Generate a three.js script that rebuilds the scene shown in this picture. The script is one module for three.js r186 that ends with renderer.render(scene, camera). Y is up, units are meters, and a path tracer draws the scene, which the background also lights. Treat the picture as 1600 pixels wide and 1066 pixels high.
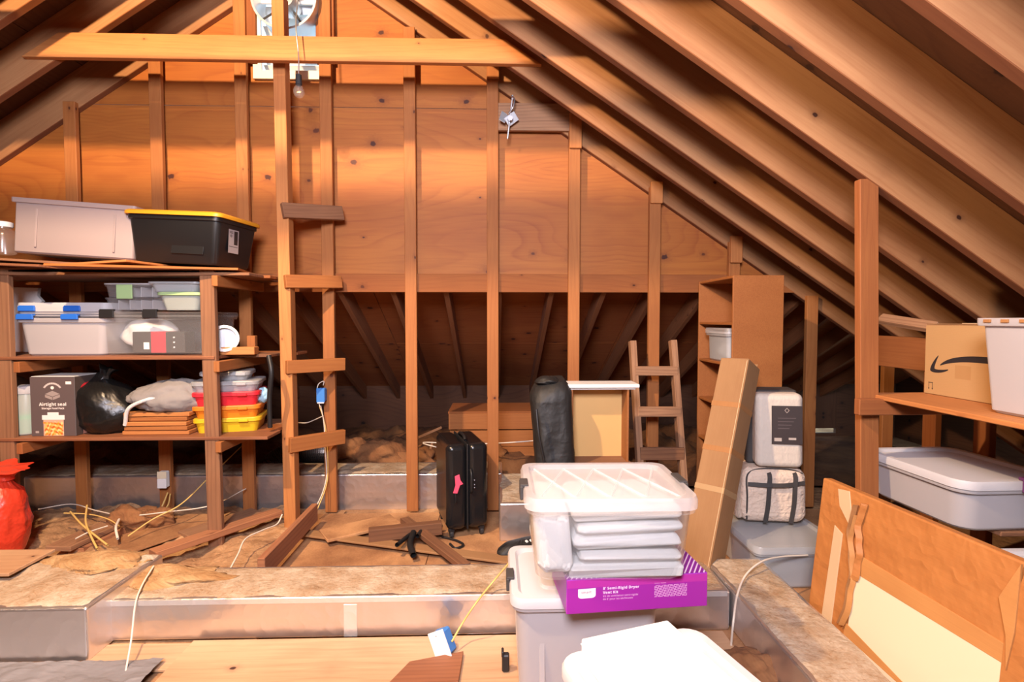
import * as THREE from 'three';
import { ImprovedNoise } from 'three/addons/math/ImprovedNoise.js';
import { RoundedBoxGeometry } from 'three/addons/geometries/RoundedBoxGeometry.js';
import { mergeGeometries, mergeVertices, toCreasedNormals } from 'three/addons/utils/BufferGeometryUtils.js';
import { RectAreaLightUniformsLib } from 'three/addons/lights/RectAreaLightUniformsLib.js';

// ---------------------------------------------------------------- camera, sky, lights, exposure
const scene = new THREE.Scene();
const F = 821, EYE = 1.45;                       // focal length in pixels of the 1600x1066 frame, height of the lens
const camera = new THREE.PerspectiveCamera(2 * Math.atan(533 / F) * 180 / Math.PI, 1600 / 1066, 0.05, 60);
camera.rotation.order = 'YXZ';
camera.position.set(0, EYE, 0);
camera.rotation.set(-Math.atan(33 / F), -Math.atan(25 / F), 0);
camera.updateMatrixWorld(true);
scene.background = new THREE.Color(0.62, 0.84, 1.0);
scene.backgroundIntensity = 2.2;
RectAreaLightUniformsLib.init();
const renderer = new THREE.WebGLRenderer({ antialias: true });
renderer.toneMapping = THREE.LinearToneMapping;
renderer.toneMappingExposure = 1.0;
renderer.shadowMap.enabled = true;
const LAMP = new THREE.Vector3(-1.62, 3.56, -1.2), LAMP_COLOR = new THREE.Color(1, 0.68, 0.4), LAMP_POWER = 62;
const lampLight = new THREE.PointLight(LAMP_COLOR, LAMP_POWER, 0, 2);      // the bare bulb hanging below the ridge
lampLight.position.copy(LAMP); lampLight.castShadow = true; lampLight.shadow.radius = 2.2; lampLight.shadow.mapSize.set(2048, 2048);
scene.add(lampLight);
const fillLight = new THREE.RectAreaLight(new THREE.Color(0.82, 0.79, 0.9), 118, 0.9, 0.9);   // fill light added behind the camera, set in an added window
fillLight.position.set(-0.3, 2.7, 0.66);
scene.add(fillLight);

// ---------------------------------------------------------------- helpers
const V = (x, y, z) => new THREE.Vector3(x, y, z);
let seed = 7;
const rnd = (a = 0, b = 1) => { seed = (seed * 1664525 + 1013904223) % 4294967296; return a + (b - a) * (seed / 4294967296); };
const N = new ImprovedNoise(), n3 = (x, y = 0.37, z = 0.71) => N.noise(x, y, z);
const fbm = (x, y, z = 0.5, o = 4) => { let s = 0, a = 0.5; for (let i = 0; i < o; i++) { s += a * N.noise(x, y, z + i * 3.1); x *= 2.03; y *= 2.03; a *= 0.5; } return s; };
const clamp = (x, a = 0, b = 1) => Math.min(b, Math.max(a, x));
const sstep = (a, b, x) => { const t = clamp((x - a) / (b - a)); return t * t * (3 - 2 * t); };
const ray = (px, py) => V((px - 800) / F, (533 - py) / F, -1).applyQuaternion(camera.quaternion);
const W = (px, py, d) => { const r = ray(px, py); return r.multiplyScalar(d / -r.z).add(camera.position); };      // the point of a plane z = -d
const WH = (px, py, h) => { const r = ray(px, py); return r.multiplyScalar((h - EYE) / r.y).add(camera.position); };  // the point of a level y = h
const names = {};
const numbered = (name) => { const k = names[name] = (names[name] ?? -1) + 1; return k ? name + '_' + String(k).padStart(3, '0') : name; };
const shade = (o) => { o.castShadow = o.receiveShadow = true; return o; };
function thing(name, label, category, pos = V(0, 0, 0), turn = 0, group) {
  const o = new THREE.Group(); o.name = numbered(name); scene.add(o);
  o.position.copy(pos); o.rotation.y = turn; o.userData = { label, category };
  if (group) o.userData.group = group;
  return o;
}
function structure(name) { const o = new THREE.Group(); o.name = name; o.userData = { kind: 'structure' }; scene.add(o); return o; }
function part(name, geo, mat, parent, pos, rot, label) {      // a piece in its parent's own space
  const m = shade(new THREE.Mesh(geo, mat)); m.name = numbered(name);
  if (pos) m.position.copy(pos); if (rot) m.rotation.set(rot[0], rot[1], rot[2]);
  if (label) m.userData.label = label;
  parent.add(m); return m;
}
function tag(o, label, category, group) { o.userData = { label, category }; if (group) o.userData.group = group; return o; }
const one = (name, geo, mat, label, category, pos, rot, group) => tag(part(name, geo, mat, scene, pos, rot), label, category, group);

// a box with chamfered edges; uv in metres, the grain along the longest side
function cbox(w, h, d, c = 0.003, off = true) {
  const H = [w / 2, h / 2, d / 2]; c = Math.min(c, w / 3, h / 3, d / 3);
  const pos = [], uv = [], L = w >= h && w >= d ? 0 : h >= d ? 1 : 2, o = off ? [rnd(0, 7), rnd(0, 7)] : [0, 0];
  const corner = (s, a) => [0, 1, 2].map((i) => s[i] * (i === a ? H[i] : H[i] - c));
  const quad = (P, axis) => {
    const [b, e] = [0, 1, 2].filter((i) => i !== axis), u = L === e ? e : b, v = u === b ? e : b;
    const A = V(...P[0]), n = V(...P[1]).sub(A).cross(V(...P[2]).sub(A)), ctr = P.reduce((s, p) => s.add(V(...p)), V(0, 0, 0));
    if (n.dot(ctr) < 0) P = [...P].reverse();
    for (const t of P.length === 4 ? [[0, 1, 2], [0, 2, 3]] : [[0, 1, 2]]) for (const i of t) { pos.push(...P[i]); uv.push(P[i][u] + o[0], P[i][v] + o[1]); }
  };
  for (let a = 0; a < 3; a++) for (const s of [-1, 1]) {
    const [b, e] = [0, 1, 2].filter((i) => i !== a);
    quad([[-1, -1], [1, -1], [1, 1], [-1, 1]].map(([p, q]) => { const g = [0, 0, 0]; g[a] = s; g[b] = p; g[e] = q; return corner(g, a); }), a);
  }
  for (let a = 0; a < 3; a++) { const [b, e] = [0, 1, 2].filter((i) => i !== a);      // a = the edge's own axis
    for (const p of [-1, 1]) for (const q of [-1, 1]) {
      const g0 = [0, 0, 0], g1 = [0, 0, 0]; g0[a] = -1; g1[a] = 1; g0[b] = g1[b] = p; g0[e] = g1[e] = q;
      const P = [corner(g0, b), corner(g1, b), corner(g1, e), corner(g0, e)].map((x, i) => { x[a] = (i === 0 || i === 3 ? -1 : 1) * (H[a] - c); return x; });
      quad(P, b);
    } }
  for (const x of [-1, 1]) for (const y of [-1, 1]) for (const z of [-1, 1]) quad([0, 1, 2].map((a) => corner([x, y, z], a)), 0);
  const g = new THREE.BufferGeometry();
  g.setAttribute('position', new THREE.Float32BufferAttribute(pos, 3)); g.setAttribute('uv', new THREE.Float32BufferAttribute(uv, 2));
  g.computeVertexNormals(); return g;
}
// a straight stick from a to b: width across, thick along the third axis, which leans on "side"
function stickAt(m, a, b, side) {
  const x = b.clone().sub(a), L = x.length(); x.normalize();
  const z = side.clone().sub(x.clone().multiplyScalar(side.dot(x))).normalize(), y = z.clone().cross(x);
  m.matrix.makeBasis(x, y, z); m.quaternion.setFromRotationMatrix(m.matrix); m.position.copy(a).add(b).multiplyScalar(0.5); return L;
}
function stick(name, a, b, width, thick, mat, parent, side = V(0, 0, 1), c = 0.003) {     // a, b in world space; side = the way its broad face looks
  const m = part(name, cbox(a.distanceTo(b), width, thick, c), mat, scene); stickAt(m, a, b, side);
  if (parent && parent !== scene) { parent.updateMatrixWorld(true); parent.attach(m); }
  return m;
}
function worldPart(name, geo, mat, parent) { const m = part(name, geo, mat, scene); parent.updateMatrixWorld(true); parent.attach(m); return m; }
function triGeo(pos, uv, crease = 0.7) {
  const g = new THREE.BufferGeometry(); g.setAttribute('position', new THREE.Float32BufferAttribute(pos, 3));
  g.setAttribute('uv', new THREE.Float32BufferAttribute(uv ?? pos.flatMap((_, i) => i % 3 ? [] : [pos[i] + pos[i + 2] * 0.7, pos[i + 1] + pos[i + 2] * 0.4]), 2));
  g.computeVertexNormals(); return crease ? toCreasedNormals(g, crease) : g;
}
// rings of equal length joined into a skin; the first and last ring are filled
function loft(rings, caps = true, crease = 0.7, closed = true) {
  const pos = [], put = (...p) => p.forEach((q) => pos.push(q.x, q.y, q.z)), n = rings[0].length;
  for (let i = 0; i + 1 < rings.length; i++) for (let j = 0; j < (closed ? n : n - 1); j++) {
    const a = rings[i][j], b = rings[i][(j + 1) % n], c = rings[i + 1][(j + 1) % n], d = rings[i + 1][j]; put(a, b, c, a, c, d);
  }
  if (caps) for (const [r, s] of [[rings[0], -1], [rings[rings.length - 1], 1]]) {
    const m = r.reduce((q, p) => q.add(p), V(0, 0, 0)).divideScalar(n);
    for (let j = 0; j < n; j++) s > 0 ? put(m, r[j], r[(j + 1) % n]) : put(m, r[(j + 1) % n], r[j]);
  }
  return triGeo(pos, null, crease);
}
function rrect(w, d, r, y, k = 5) {        // a rounded rectangle in the level y, seen from above against the clock reversed so that lofts going up face out
  const out = []; r = Math.min(r, w / 2 - 1e-4, d / 2 - 1e-4);
  for (const [sx, sz, a0] of [[1, 1, 0], [-1, 1, 1], [-1, -1, 2], [1, -1, 3]]) for (let i = 0; i <= k; i++) {
    const a = (a0 + i / k) * Math.PI / 2; out.push(V(sx * (w / 2 - r) + r * Math.cos(a), y, sz * (d / 2 - r) + r * Math.sin(a)));
  }
  return out.reverse();
}
const circle = (r, y, k = 24) => Array.from({ length: k }, (_, i) => V(r * Math.cos(-i / k * 2 * Math.PI), y, r * Math.sin(-i / k * 2 * Math.PI)));
const round = (rs, k = 24, crease = 0.7) => loft(rs.map(([r, y]) => circle(Math.max(r, 1e-4), y, k)), true, crease);
function tube(pts, r, seg = 40, k = 7) { const c = new THREE.CatmullRomCurve3(pts); return new THREE.TubeGeometry(c, seg, r, k, false); }
function blob(rx, ry, rz, amp, freq, s, detail = 5, ridge = 0) {
  const g = mergeVertices(new THREE.IcosahedronGeometry(1, detail).deleteAttribute('normal').deleteAttribute('uv')), p = g.attributes.position, uv = [];
  for (let i = 0; i < p.count; i++) {
    const v = V().fromBufferAttribute(p, i); let k = fbm(v.x * freq + s, v.y * freq, v.z * freq, 4);
    if (ridge) k = k * (1 - ridge) + ridge * (0.35 - Math.abs(fbm(v.x * freq * 1.3 + s, v.y * freq * 0.6, v.z * freq * 1.3, 3)) * 1.6);
    v.multiplyScalar(1 + amp * k); p.setXYZ(i, v.x * rx, v.y * ry, v.z * rz); uv.push(Math.atan2(v.z, v.x) * rx, v.y * ry);
  }
  g.setAttribute('uv', new THREE.Float32BufferAttribute(uv, 2)); g.computeVertexNormals(); return g;
}
// a lump of fluff: big lobes and fine tufts
function tuft(rx, ry, rz, s, detail = 6) {
  const g = mergeVertices(new THREE.IcosahedronGeometry(1, detail).deleteAttribute('normal').deleteAttribute('uv')), p = g.attributes.position, uv = [];
  for (let i = 0; i < p.count; i++) {
    const v = V().fromBufferAttribute(p, i), k = fbm(v.x * 1.5 + s, v.y * 1.5, v.z * 1.5, 3) * 0.7 + Math.abs(fbm(v.x * 4 + s, v.y * 4, v.z * 4 + s, 3)) * 0.35 + n3(v.x * 13 + s, v.y * 13, v.z * 13) * 0.06;
    v.multiplyScalar(0.9 + k); p.setXYZ(i, v.x * rx, v.y * ry, v.z * rz); uv.push((v.x + v.y * 0.5) * rx, (v.z + v.y * 0.5) * rz);
  }
  g.setAttribute('uv', new THREE.Float32BufferAttribute(uv, 2)); g.computeVertexNormals(); return g;
}
// a filled plastic bag: folds run up to the tied neck
function tiedBag(rx, ry, rz, s, folds = 9) {
  const g = mergeVertices(new THREE.IcosahedronGeometry(1, 7).deleteAttribute('normal').deleteAttribute('uv')), p = g.attributes.position, uv = [];
  for (let i = 0; i < p.count; i++) {
    const v = V().fromBufferAttribute(p, i), a = Math.atan2(v.z, v.x), up = sstep(-0.5, 1, v.y);
    let k = 1 + 0.22 * fbm(v.x * 1.6 + s, v.y * 1.6, v.z * 1.6, 3) + 0.09 * (0.4 - Math.abs(fbm(v.x * 5 + s, v.y * 2.5, v.z * 5, 3)) * 2.4);
    k *= 1 - 0.1 * up * Math.pow(Math.abs(Math.sin(a * folds / 2 + 2.5 * n3(v.y * 2, s, a))), 0.7);
    const waist = 1 - 0.62 * sstep(0.62, 0.97, v.y); p.setXYZ(i, v.x * k * rx * waist, v.y * ry * (v.y > 0.7 ? 1 + (v.y - 0.7) * 0.5 : 1), v.z * k * rz * waist); uv.push(a * rx, v.y * ry);
  }
  g.setAttribute('uv', new THREE.Float32BufferAttribute(uv, 2)); g.computeVertexNormals(); return g;
}
function flare(r0, r1, h, s, n = 44) {        // the open, crumpled end above the knot
  const rings = []; for (let i = 0; i <= 10; i++) { const k = i / 10, r = r0 * (1 - 0.35 * Math.sin(k * 3)) + (r1 - r0) * k * k; rings.push(Array.from({ length: n }, (_, j) => { const a = -j / n * 6.2832, q = r * (1 + (0.15 + 0.35 * k) * n3(Math.cos(a) * 2.2 + s, Math.sin(a) * 2.2, k * 1.5) + 0.12 * k * Math.sin(a * 9)); return V(q * Math.cos(a), h * k * (1 + 0.25 * k * n3(Math.cos(a) * 1.7, Math.sin(a) * 1.7, s)), q * Math.sin(a)); })); }
  return loft(rings, true, 1.2);
}
function warp(g, f) { const p = g.attributes.position; for (let i = 0; i < p.count; i++) { const v = V().fromBufferAttribute(p, i); f(v); p.setXYZ(i, v.x, v.y, v.z); } g.computeVertexNormals(); return g; }
const move = (g, x, y, z) => g.translate(x, y, z);
const merge = (list) => mergeGeometries(list.map((g) => { g = g.index ? g.toNonIndexed() : g; for (const k of Object.keys(g.attributes)) if (!['position', 'normal', 'uv'].includes(k)) g.deleteAttribute(k); return g; }));
function extrude(pts, depth, bevel = 0.002, hole) {
  const s = new THREE.Shape(pts.map((p) => new THREE.Vector2(p[0], p[1])));
  if (hole) s.holes.push(new THREE.Path(hole.map((p) => new THREE.Vector2(p[0], p[1]))));
  return new THREE.ExtrudeGeometry(s, { depth, bevelEnabled: bevel > 0, bevelThickness: bevel, bevelSize: bevel, bevelOffset: -bevel, bevelSegments: 1, curveSegments: 10 });
}

// ---------------------------------------------------------------- textures
function dataTex(w, h, sizeU, sizeV, fn, srgb = true) {      // fn(u, v) in metres gives [r, g, b] 0..1 in sRGB
  const d = new Uint8Array(w * h * 4);
  for (let y = 0; y < h; y++) for (let x = 0; x < w; x++) {
    const c = fn(x / w * sizeU, y / h * sizeV), o = (y * w + x) * 4;
    for (let i = 0; i < 3; i++) d[o + i] = clamp(c[i]) * 255; d[o + 3] = 255;
  }
  const t = new THREE.DataTexture(d, w, h); t.magFilter = t.minFilter = THREE.LinearFilter; t.wrapS = t.wrapT = THREE.MirroredRepeatWrapping;
  if (srgb) t.colorSpace = THREE.SRGBColorSpace; t.repeat.set(1 / sizeU, 1 / sizeV); t.needsUpdate = true; return t;
}
const mix3 = (a, b, t) => [0, 1, 2].map((i) => a[i] + (b[i] - a[i]) * t);
const rgb = (r, g, b) => [r / 255, g / 255, b / 255];
function wood(sizeU, sizeV, w, h, o) {
  const knots = []; for (let i = 0; i < o.knots; i++) knots.push([rnd(0, sizeU), rnd(0, sizeV), rnd(0.35, 1.4) * o.knotR, rnd(0.45, 0.95), rnd(0.9, 1.9)]);
  const ph = rnd(0, 50);
  return dataTex(w, h, sizeU, sizeV, (u, v) => {
    let vv = v, core = 0, halo = 0;
    for (const [ku, kv, kr, ks, kl] of knots) {
      const du = (u - ku) / kl, dv = v - kv, r = Math.hypot(du, dv) / kr * (1 + 0.35 * n3(u * 60, v * 60, ph)); if (r > 9) continue;
      vv += Math.sign(dv || 1) * kr * 1.5 * Math.exp(-r * r / 6); core = Math.max(core, ks * (1 - sstep(0.65, 1.05, r))); halo = Math.max(halo, 0.55 * Math.exp(-r * r / 5));
    }
    const slow = n3(u * o.wave, vv * o.wave * 3, ph);
    const ring = vv * o.rings + slow * o.swirl + n3(u * 2.1, vv * 9, ph + 4) * 0.5;
    const f = ring - Math.floor(ring), g = Math.pow(f, 4) * (1 - sstep(0.86, 1, f)) * 1.3 * (0.45 + 0.9 * clamp(0.5 + n3(u * 1.7, ring * 0.7, ph + 30) * 1.3));
    const fibre = n3(u * 5, vv * 210, ph) * 0.7 + n3(u * 3, vv * 70, ph + 7) * 0.6 + n3(u * 26, v * 700, ph) * 0.3, patch = fbm(u * 1.3, v * 2.5, ph + 9, 3);
    let c = mix3(o.light, o.dark, clamp(g * o.contrast + 0.22 + fibre * 0.2 + patch * o.patch));
    c = mix3(c, o.knot, clamp(halo * 0.45 + core * 0.95));
    if (o.dirt) c = mix3(c, rgb(120, 88, 66), clamp((fbm(u * 2.2, v * 3.1, ph + 20) + 0.05) * o.dirt));
    return c;
  });
}
const T = {
  pine: wood(2.4, 0.5, 1024, 256, { knots: 6, knotR: 0.009, wave: 0.7, rings: 30, swirl: 3.2, contrast: 0.22, patch: 0.5, light: rgb(205, 165, 118), dark: rgb(158, 108, 66), knot: rgb(84, 46, 26), dirt: 0.15 }),
  rafter: wood(3.2, 0.6, 1280, 288, { knots: 5, knotR: 0.012, wave: 0.5, rings: 22, swirl: 3.4, contrast: 0.2, patch: 0.7, light: rgb(206, 168, 128), dark: rgb(160, 112, 76), knot: rgb(72, 40, 28), dirt: 0.35 }),
  ply: wood(2.44, 1.22, 1280, 640, { knots: 15, knotR: 0.017, wave: 0.9, rings: 15, swirl: 6.5, contrast: 0.3, patch: 0.6, light: rgb(206, 158, 100), dark: rgb(160, 102, 54), knot: rgb(80, 40, 20), dirt: 0.1 }),
  old: wood(2.4, 0.5, 1024, 256, { knots: 6, knotR: 0.012, wave: 0.7, rings: 40, swirl: 3, contrast: 0.5, patch: 0.7, light: rgb(160, 116, 82), dark: rgb(104, 66, 44), knot: rgb(58, 34, 24), dirt: 0.7 }),
  sheath: wood(2.44, 1.22, 768, 384, { knots: 12, knotR: 0.02, wave: 0.9, rings: 19, swirl: 5, contrast: 0.4, patch: 0.6, light: rgb(150, 100, 64), dark: rgb(104, 62, 38), knot: rgb(60, 32, 20), dirt: 0.4 }),
  chip: dataTex(512, 512, 0.6, 0.6, (u, v) => mix3(rgb(196, 140, 84), rgb(160, 104, 56), clamp(0.45 + fbm(u * 5, v * 2, 3) * 0.5 + n3(u * 160, v * 160) * 0.35))),
  card: dataTex(512, 512, 0.8, 0.8, (u, v) => mix3(rgb(196, 150, 100), rgb(170, 122, 76), clamp(0.4 + fbm(u * 4, v * 7, 7) * 0.6 + n3(u * 4, v * 260) * 0.16))),
  dust: dataTex(768, 768, 1.2, 1.2, (u, v) => { const k = fbm(u * 6, v * 6, 2.2, 5), f = n3(u * 120, v * 120) * 0.3 + n3(u * 50, v * 60, 3) * 0.35, hair = Math.abs(n3(u * 25 + k * 4, v * 25, 8)) < 0.02 ? 0.35 : 0; return mix3(rgb(205, 186, 160), rgb(150, 112, 74), clamp(0.36 + k * 0.9 + f * 0.5 + hair)); }),
  dirtfloor: dataTex(768, 768, 1.6, 1.6, (u, v) => { const k = fbm(u * 4, v * 4, 9.2, 5), f = n3(u * 90, v * 90) * 0.4; return mix3(rgb(190, 150, 108), rgb(120, 84, 56), clamp(0.4 + k * 1.1 + f * 0.4)); }),
  foilbump: dataTex(512, 512, 0.8, 0.8, (u, v) => { const k = 0.5 + fbm(u * 5, v * 5, 1.2, 5) * 0.6 - Math.abs(n3(u * 14, v * 14, 5)) * 0.35; return [k, k, k]; }, false),
  fluff: dataTex(512, 512, 0.4, 0.4, (u, v) => { const k = 0.5 + fbm(u * 22, v * 22, 4.2, 5) * 0.9; return [k, k, k]; }, false),
  weave: dataTex(512, 512, 0.12, 0.12, (u, v) => { const k = 0.5 + 0.25 * Math.sin(u * 2600) * Math.sin(v * 2600) + fbm(u * 60, v * 60, 2) * 0.5; return [k, k, k]; }, false),
  wrinkle: dataTex(512, 512, 0.6, 0.6, (u, v) => { const k = 0.5 + (0.3 - Math.abs(fbm(u * 5, v * 5, 6, 4)) * 1.5) * 0.7 + fbm(u * 16, v * 16, 3, 3) * 0.25; return [k, k, k]; }, false),
};
T.wrinkle.wrapS = T.wrinkle.wrapT = THREE.MirroredRepeatWrapping;
function canvasTex(w, h, draw) {
  const c = document.createElement('canvas'); c.width = w; c.height = h; draw(c.getContext('2d'), w, h);
  const t = new THREE.CanvasTexture(c); t.colorSpace = THREE.SRGBColorSpace; t.magFilter = THREE.LinearFilter; return t;
}

// ---------------------------------------------------------------- materials
const std = (o) => new THREE.MeshStandardMaterial({ roughness: 0.8, ...o });
const lin = (r, g, b) => new THREE.Color().setRGB(r, g, b);
const WOOD = [0.72, 0.49, 0.3], tint = (r = 1, g = 1, b = 1) => lin(WOOD[0] * r, WOOD[1] * g, WOOD[2] * b);      // aged timber under the grain maps
const M = {
  pine: std({ map: T.pine, color: tint(1.18, 1.15, 1.12), roughness: 0.72 }), pine2: std({ map: T.pine, color: tint(0.86, 0.77, 0.66), roughness: 0.75 }), pine3: std({ map: T.pine, color: tint(0.68, 0.55, 0.46) }),
  stud: std({ map: T.pine, color: tint(0.94, 0.85, 0.72), roughness: 0.72 }),
  rafter: std({ map: T.rafter, color: tint(0.92, 1.06, 1.3), roughness: 0.75 }), rafter2: std({ map: T.rafter, color: tint(0.84, 0.95, 1.15) }),
  ply: std({ map: T.ply, color: tint(0.98, 0.89, 0.58), roughness: 0.65 }), ply2: std({ map: T.ply, color: tint(0.94, 0.84, 0.53), roughness: 0.65 }), sawnshade: std({ map: T.rafter, color: tint(0.5, 0.4, 0.34), roughness: 0.95 }), floorboard: std({ map: T.rafter, color: lin(0.88, 0.87, 0.9), roughness: 0.6 }), sheath: std({ map: T.sheath, color: lin(0.42, 0.38, 0.38) }), rearboard: std({ map: T.ply, color: lin(0.6, 0.33, 0.2) }), rubble: std({ map: T.dirtfloor, color: lin(0.36, 0.27, 0.21), bumpMap: T.fluff, bumpScale: 0.006, roughness: 1 }), rearrafter: std({ map: T.pine, color: lin(0.46, 0.28, 0.2) }), post: std({ map: T.pine, color: tint(0.74, 0.62, 0.52) }), darkwood: std({ map: T.sheath, color: lin(0.25, 0.23, 0.22) }),
  old: std({ map: T.old, color: lin(0.8, 0.75, 0.72), roughness: 0.85 }), old2: std({ map: T.old, color: lin(0.62, 0.56, 0.52) }), oldgrey: std({ map: T.old, color: lin(1.1, 1.2, 1.3) }),
  chip: std({ map: T.chip, color: lin(0.68, 0.54, 0.42), roughness: 0.6 }), card: std({ map: T.card, color: lin(0.62, 0.62, 0.64), roughness: 0.85 }), carddark: std({ map: T.card, color: lin(0.72, 0.62, 0.5) }),
  tape: std({ color: lin(0.4, 0.25, 0.12), roughness: 0.35 }), tapelight: std({ color: lin(0.62, 0.44, 0.26), roughness: 0.4 }),
  dust: std({ map: T.dust, color: lin(0.84, 0.88, 0.95), bumpMap: T.fluff, bumpScale: 0.008, roughness: 1 }), dirt: std({ map: T.dirtfloor, bumpMap: T.fluff, bumpScale: 0.01, roughness: 1 }),
  floorply: std({ map: T.dirtfloor, color: lin(1.05, 0.95, 0.85), roughness: 0.9 }),
  foil: std({ color: lin(0.8, 0.76, 0.74), metalness: 0.92, roughness: 0.34, bumpMap: T.foilbump, bumpScale: 0.006 }),
  foiltape: std({ color: lin(0.85, 0.84, 0.83), metalness: 0.7, roughness: 0.28, bumpMap: T.foilbump, bumpScale: 0.008 }),
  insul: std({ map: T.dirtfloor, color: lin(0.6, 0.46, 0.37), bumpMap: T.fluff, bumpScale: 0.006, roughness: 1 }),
  metal: std({ color: lin(0.6, 0.62, 0.65), metalness: 0.9, roughness: 0.35 }), galv: std({ color: lin(0.62, 0.66, 0.7), metalness: 0.6, roughness: 0.4 }),
  white: std({ color: lin(0.82, 0.82, 0.8), roughness: 0.5 }), whitepaint: std({ color: lin(0.85, 0.84, 0.82), roughness: 0.35 }), foam: std({ color: lin(0.9, 0.9, 0.89), roughness: 0.85, bumpMap: T.weave, bumpScale: 0.0006 }),
  cream: std({ color: lin(0.76, 0.66, 0.46), roughness: 0.6 }),
  kraft: std({ map: T.card, color: lin(0.9, 0.66, 0.42), roughness: 0.6, bumpMap: T.wrinkle, bumpScale: 0.012 }), kraft2: std({ map: T.card, color: lin(1.05, 0.92, 0.72), roughness: 0.55 }),
  hardboard: std({ color: lin(0.52, 0.33, 0.13), roughness: 0.6 }),
  towel: std({ color: lin(0.96, 0.955, 0.93), roughness: 1, bumpMap: T.weave, bumpScale: 0.002 }),
  fabricgrey: std({ color: lin(0.26, 0.24, 0.23), roughness: 0.9, bumpMap: T.wrinkle, bumpScale: 0.01 }), quilt: std({ color: lin(0.68, 0.54, 0.43), roughness: 0.9, bumpMap: T.wrinkle, bumpScale: 0.012 }),
  quiltwhite: std({ color: lin(0.6, 0.53, 0.45), roughness: 0.75, bumpMap: T.wrinkle, bumpScale: 0.004 }),
  black: std({ color: lin(0.012, 0.012, 0.013), roughness: 0.5 }), blackgloss: std({ color: lin(0.01, 0.01, 0.011), roughness: 0.22 }), rubber: std({ color: lin(0.02, 0.02, 0.022), roughness: 0.7 }),
  blacknylon: std({ color: lin(0.012, 0.012, 0.012), roughness: 0.6, bumpMap: T.wrinkle, bumpScale: 0.012 }), blackbag: std({ color: lin(0.008, 0.008, 0.008), roughness: 0.34, bumpMap: T.wrinkle, bumpScale: 0.01 }),
  totebl: std({ color: lin(0.009, 0.009, 0.01), roughness: 0.45 }), yellow: std({ color: lin(0.72, 0.33, 0.02), roughness: 0.45 }), greybox: std({ color: lin(0.1, 0.085, 0.085), roughness: 0.6 }),
  darkgrey: std({ color: lin(0.045, 0.04, 0.038), roughness: 0.7 }), blue: std({ color: lin(0.02, 0.14, 0.6), roughness: 0.45 }), elecblue: std({ color: lin(0.05, 0.22, 0.62), roughness: 0.5 }), lightblue: std({ color: lin(0.35, 0.62, 0.8), roughness: 0.8 }),
  cableyellow: std({ color: lin(0.75, 0.5, 0.16), roughness: 0.5 }), cablewhite: std({ color: lin(0.75, 0.66, 0.55), roughness: 0.5 }), pink: std({ color: lin(0.85, 0.08, 0.16), roughness: 0.6 }), redbox: std({ color: lin(0.5, 0.03, 0.05), roughness: 0.5 }),
  purple: std({ color: lin(0.36, 0.035, 0.42), roughness: 0.4 }), purplelatch: std({ color: lin(0.12, 0.03, 0.12), roughness: 0.5 }),
  brown: std({ map: T.old, color: lin(0.9, 0.72, 0.66), roughness: 0.6 }),
  glassbulb: new THREE.MeshPhysicalMaterial({ color: lin(0.9, 0.92, 0.95), roughness: 0.05, transmission: 0.95, thickness: 0 }),
};
const plastic = (r, g, b, tr = 0.55, rough = 0.5) => new THREE.MeshPhysicalMaterial({ color: lin(r, g, b), roughness: rough, transmission: tr, thickness: 0, ior: 1.45 });
Object.assign(M, {
  frost: plastic(0.66, 0.63, 0.64, 0.45, 0.6), clear: plastic(1, 1, 1, 0.96, 0.2), clear2: plastic(0.82, 0.84, 0.86, 0.7, 0.35), milky: plastic(0.98, 0.97, 0.98, 0.8, 0.4), dusty: std({ map: T.old, color: lin(1.25, 1.08, 0.98), roughness: 0.95 }), ochre: std({ map: T.dust, color: lin(0.82, 0.68, 0.48), bumpMap: T.fluff, bumpScale: 0.008, roughness: 1 }), hardbrown: std({ map: T.old, color: lin(0.85, 0.66, 0.6), roughness: 0.6 }), frostlid: plastic(0.76, 0.75, 0.77, 0.4, 0.55), pinkfrost: plastic(0.55, 0.46, 0.45, 0.5, 0.6),
  greenlid: plastic(0.5, 0.72, 0.35, 0.3, 0.5), jar: plastic(0.8, 0.85, 0.82, 0.7, 0.3), redp: plastic(0.85, 0.03, 0.05, 0.25, 0.45), orangep: plastic(0.9, 0.28, 0.02, 0.25, 0.45), yellowp: plastic(0.9, 0.6, 0.02, 0.25, 0.45), redbag: plastic(0.85, 0.07, 0.03, 0.3, 0.35),
});
M.redbag.bumpMap = T.wrinkle; M.redbag.bumpScale = 0.02;

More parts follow.
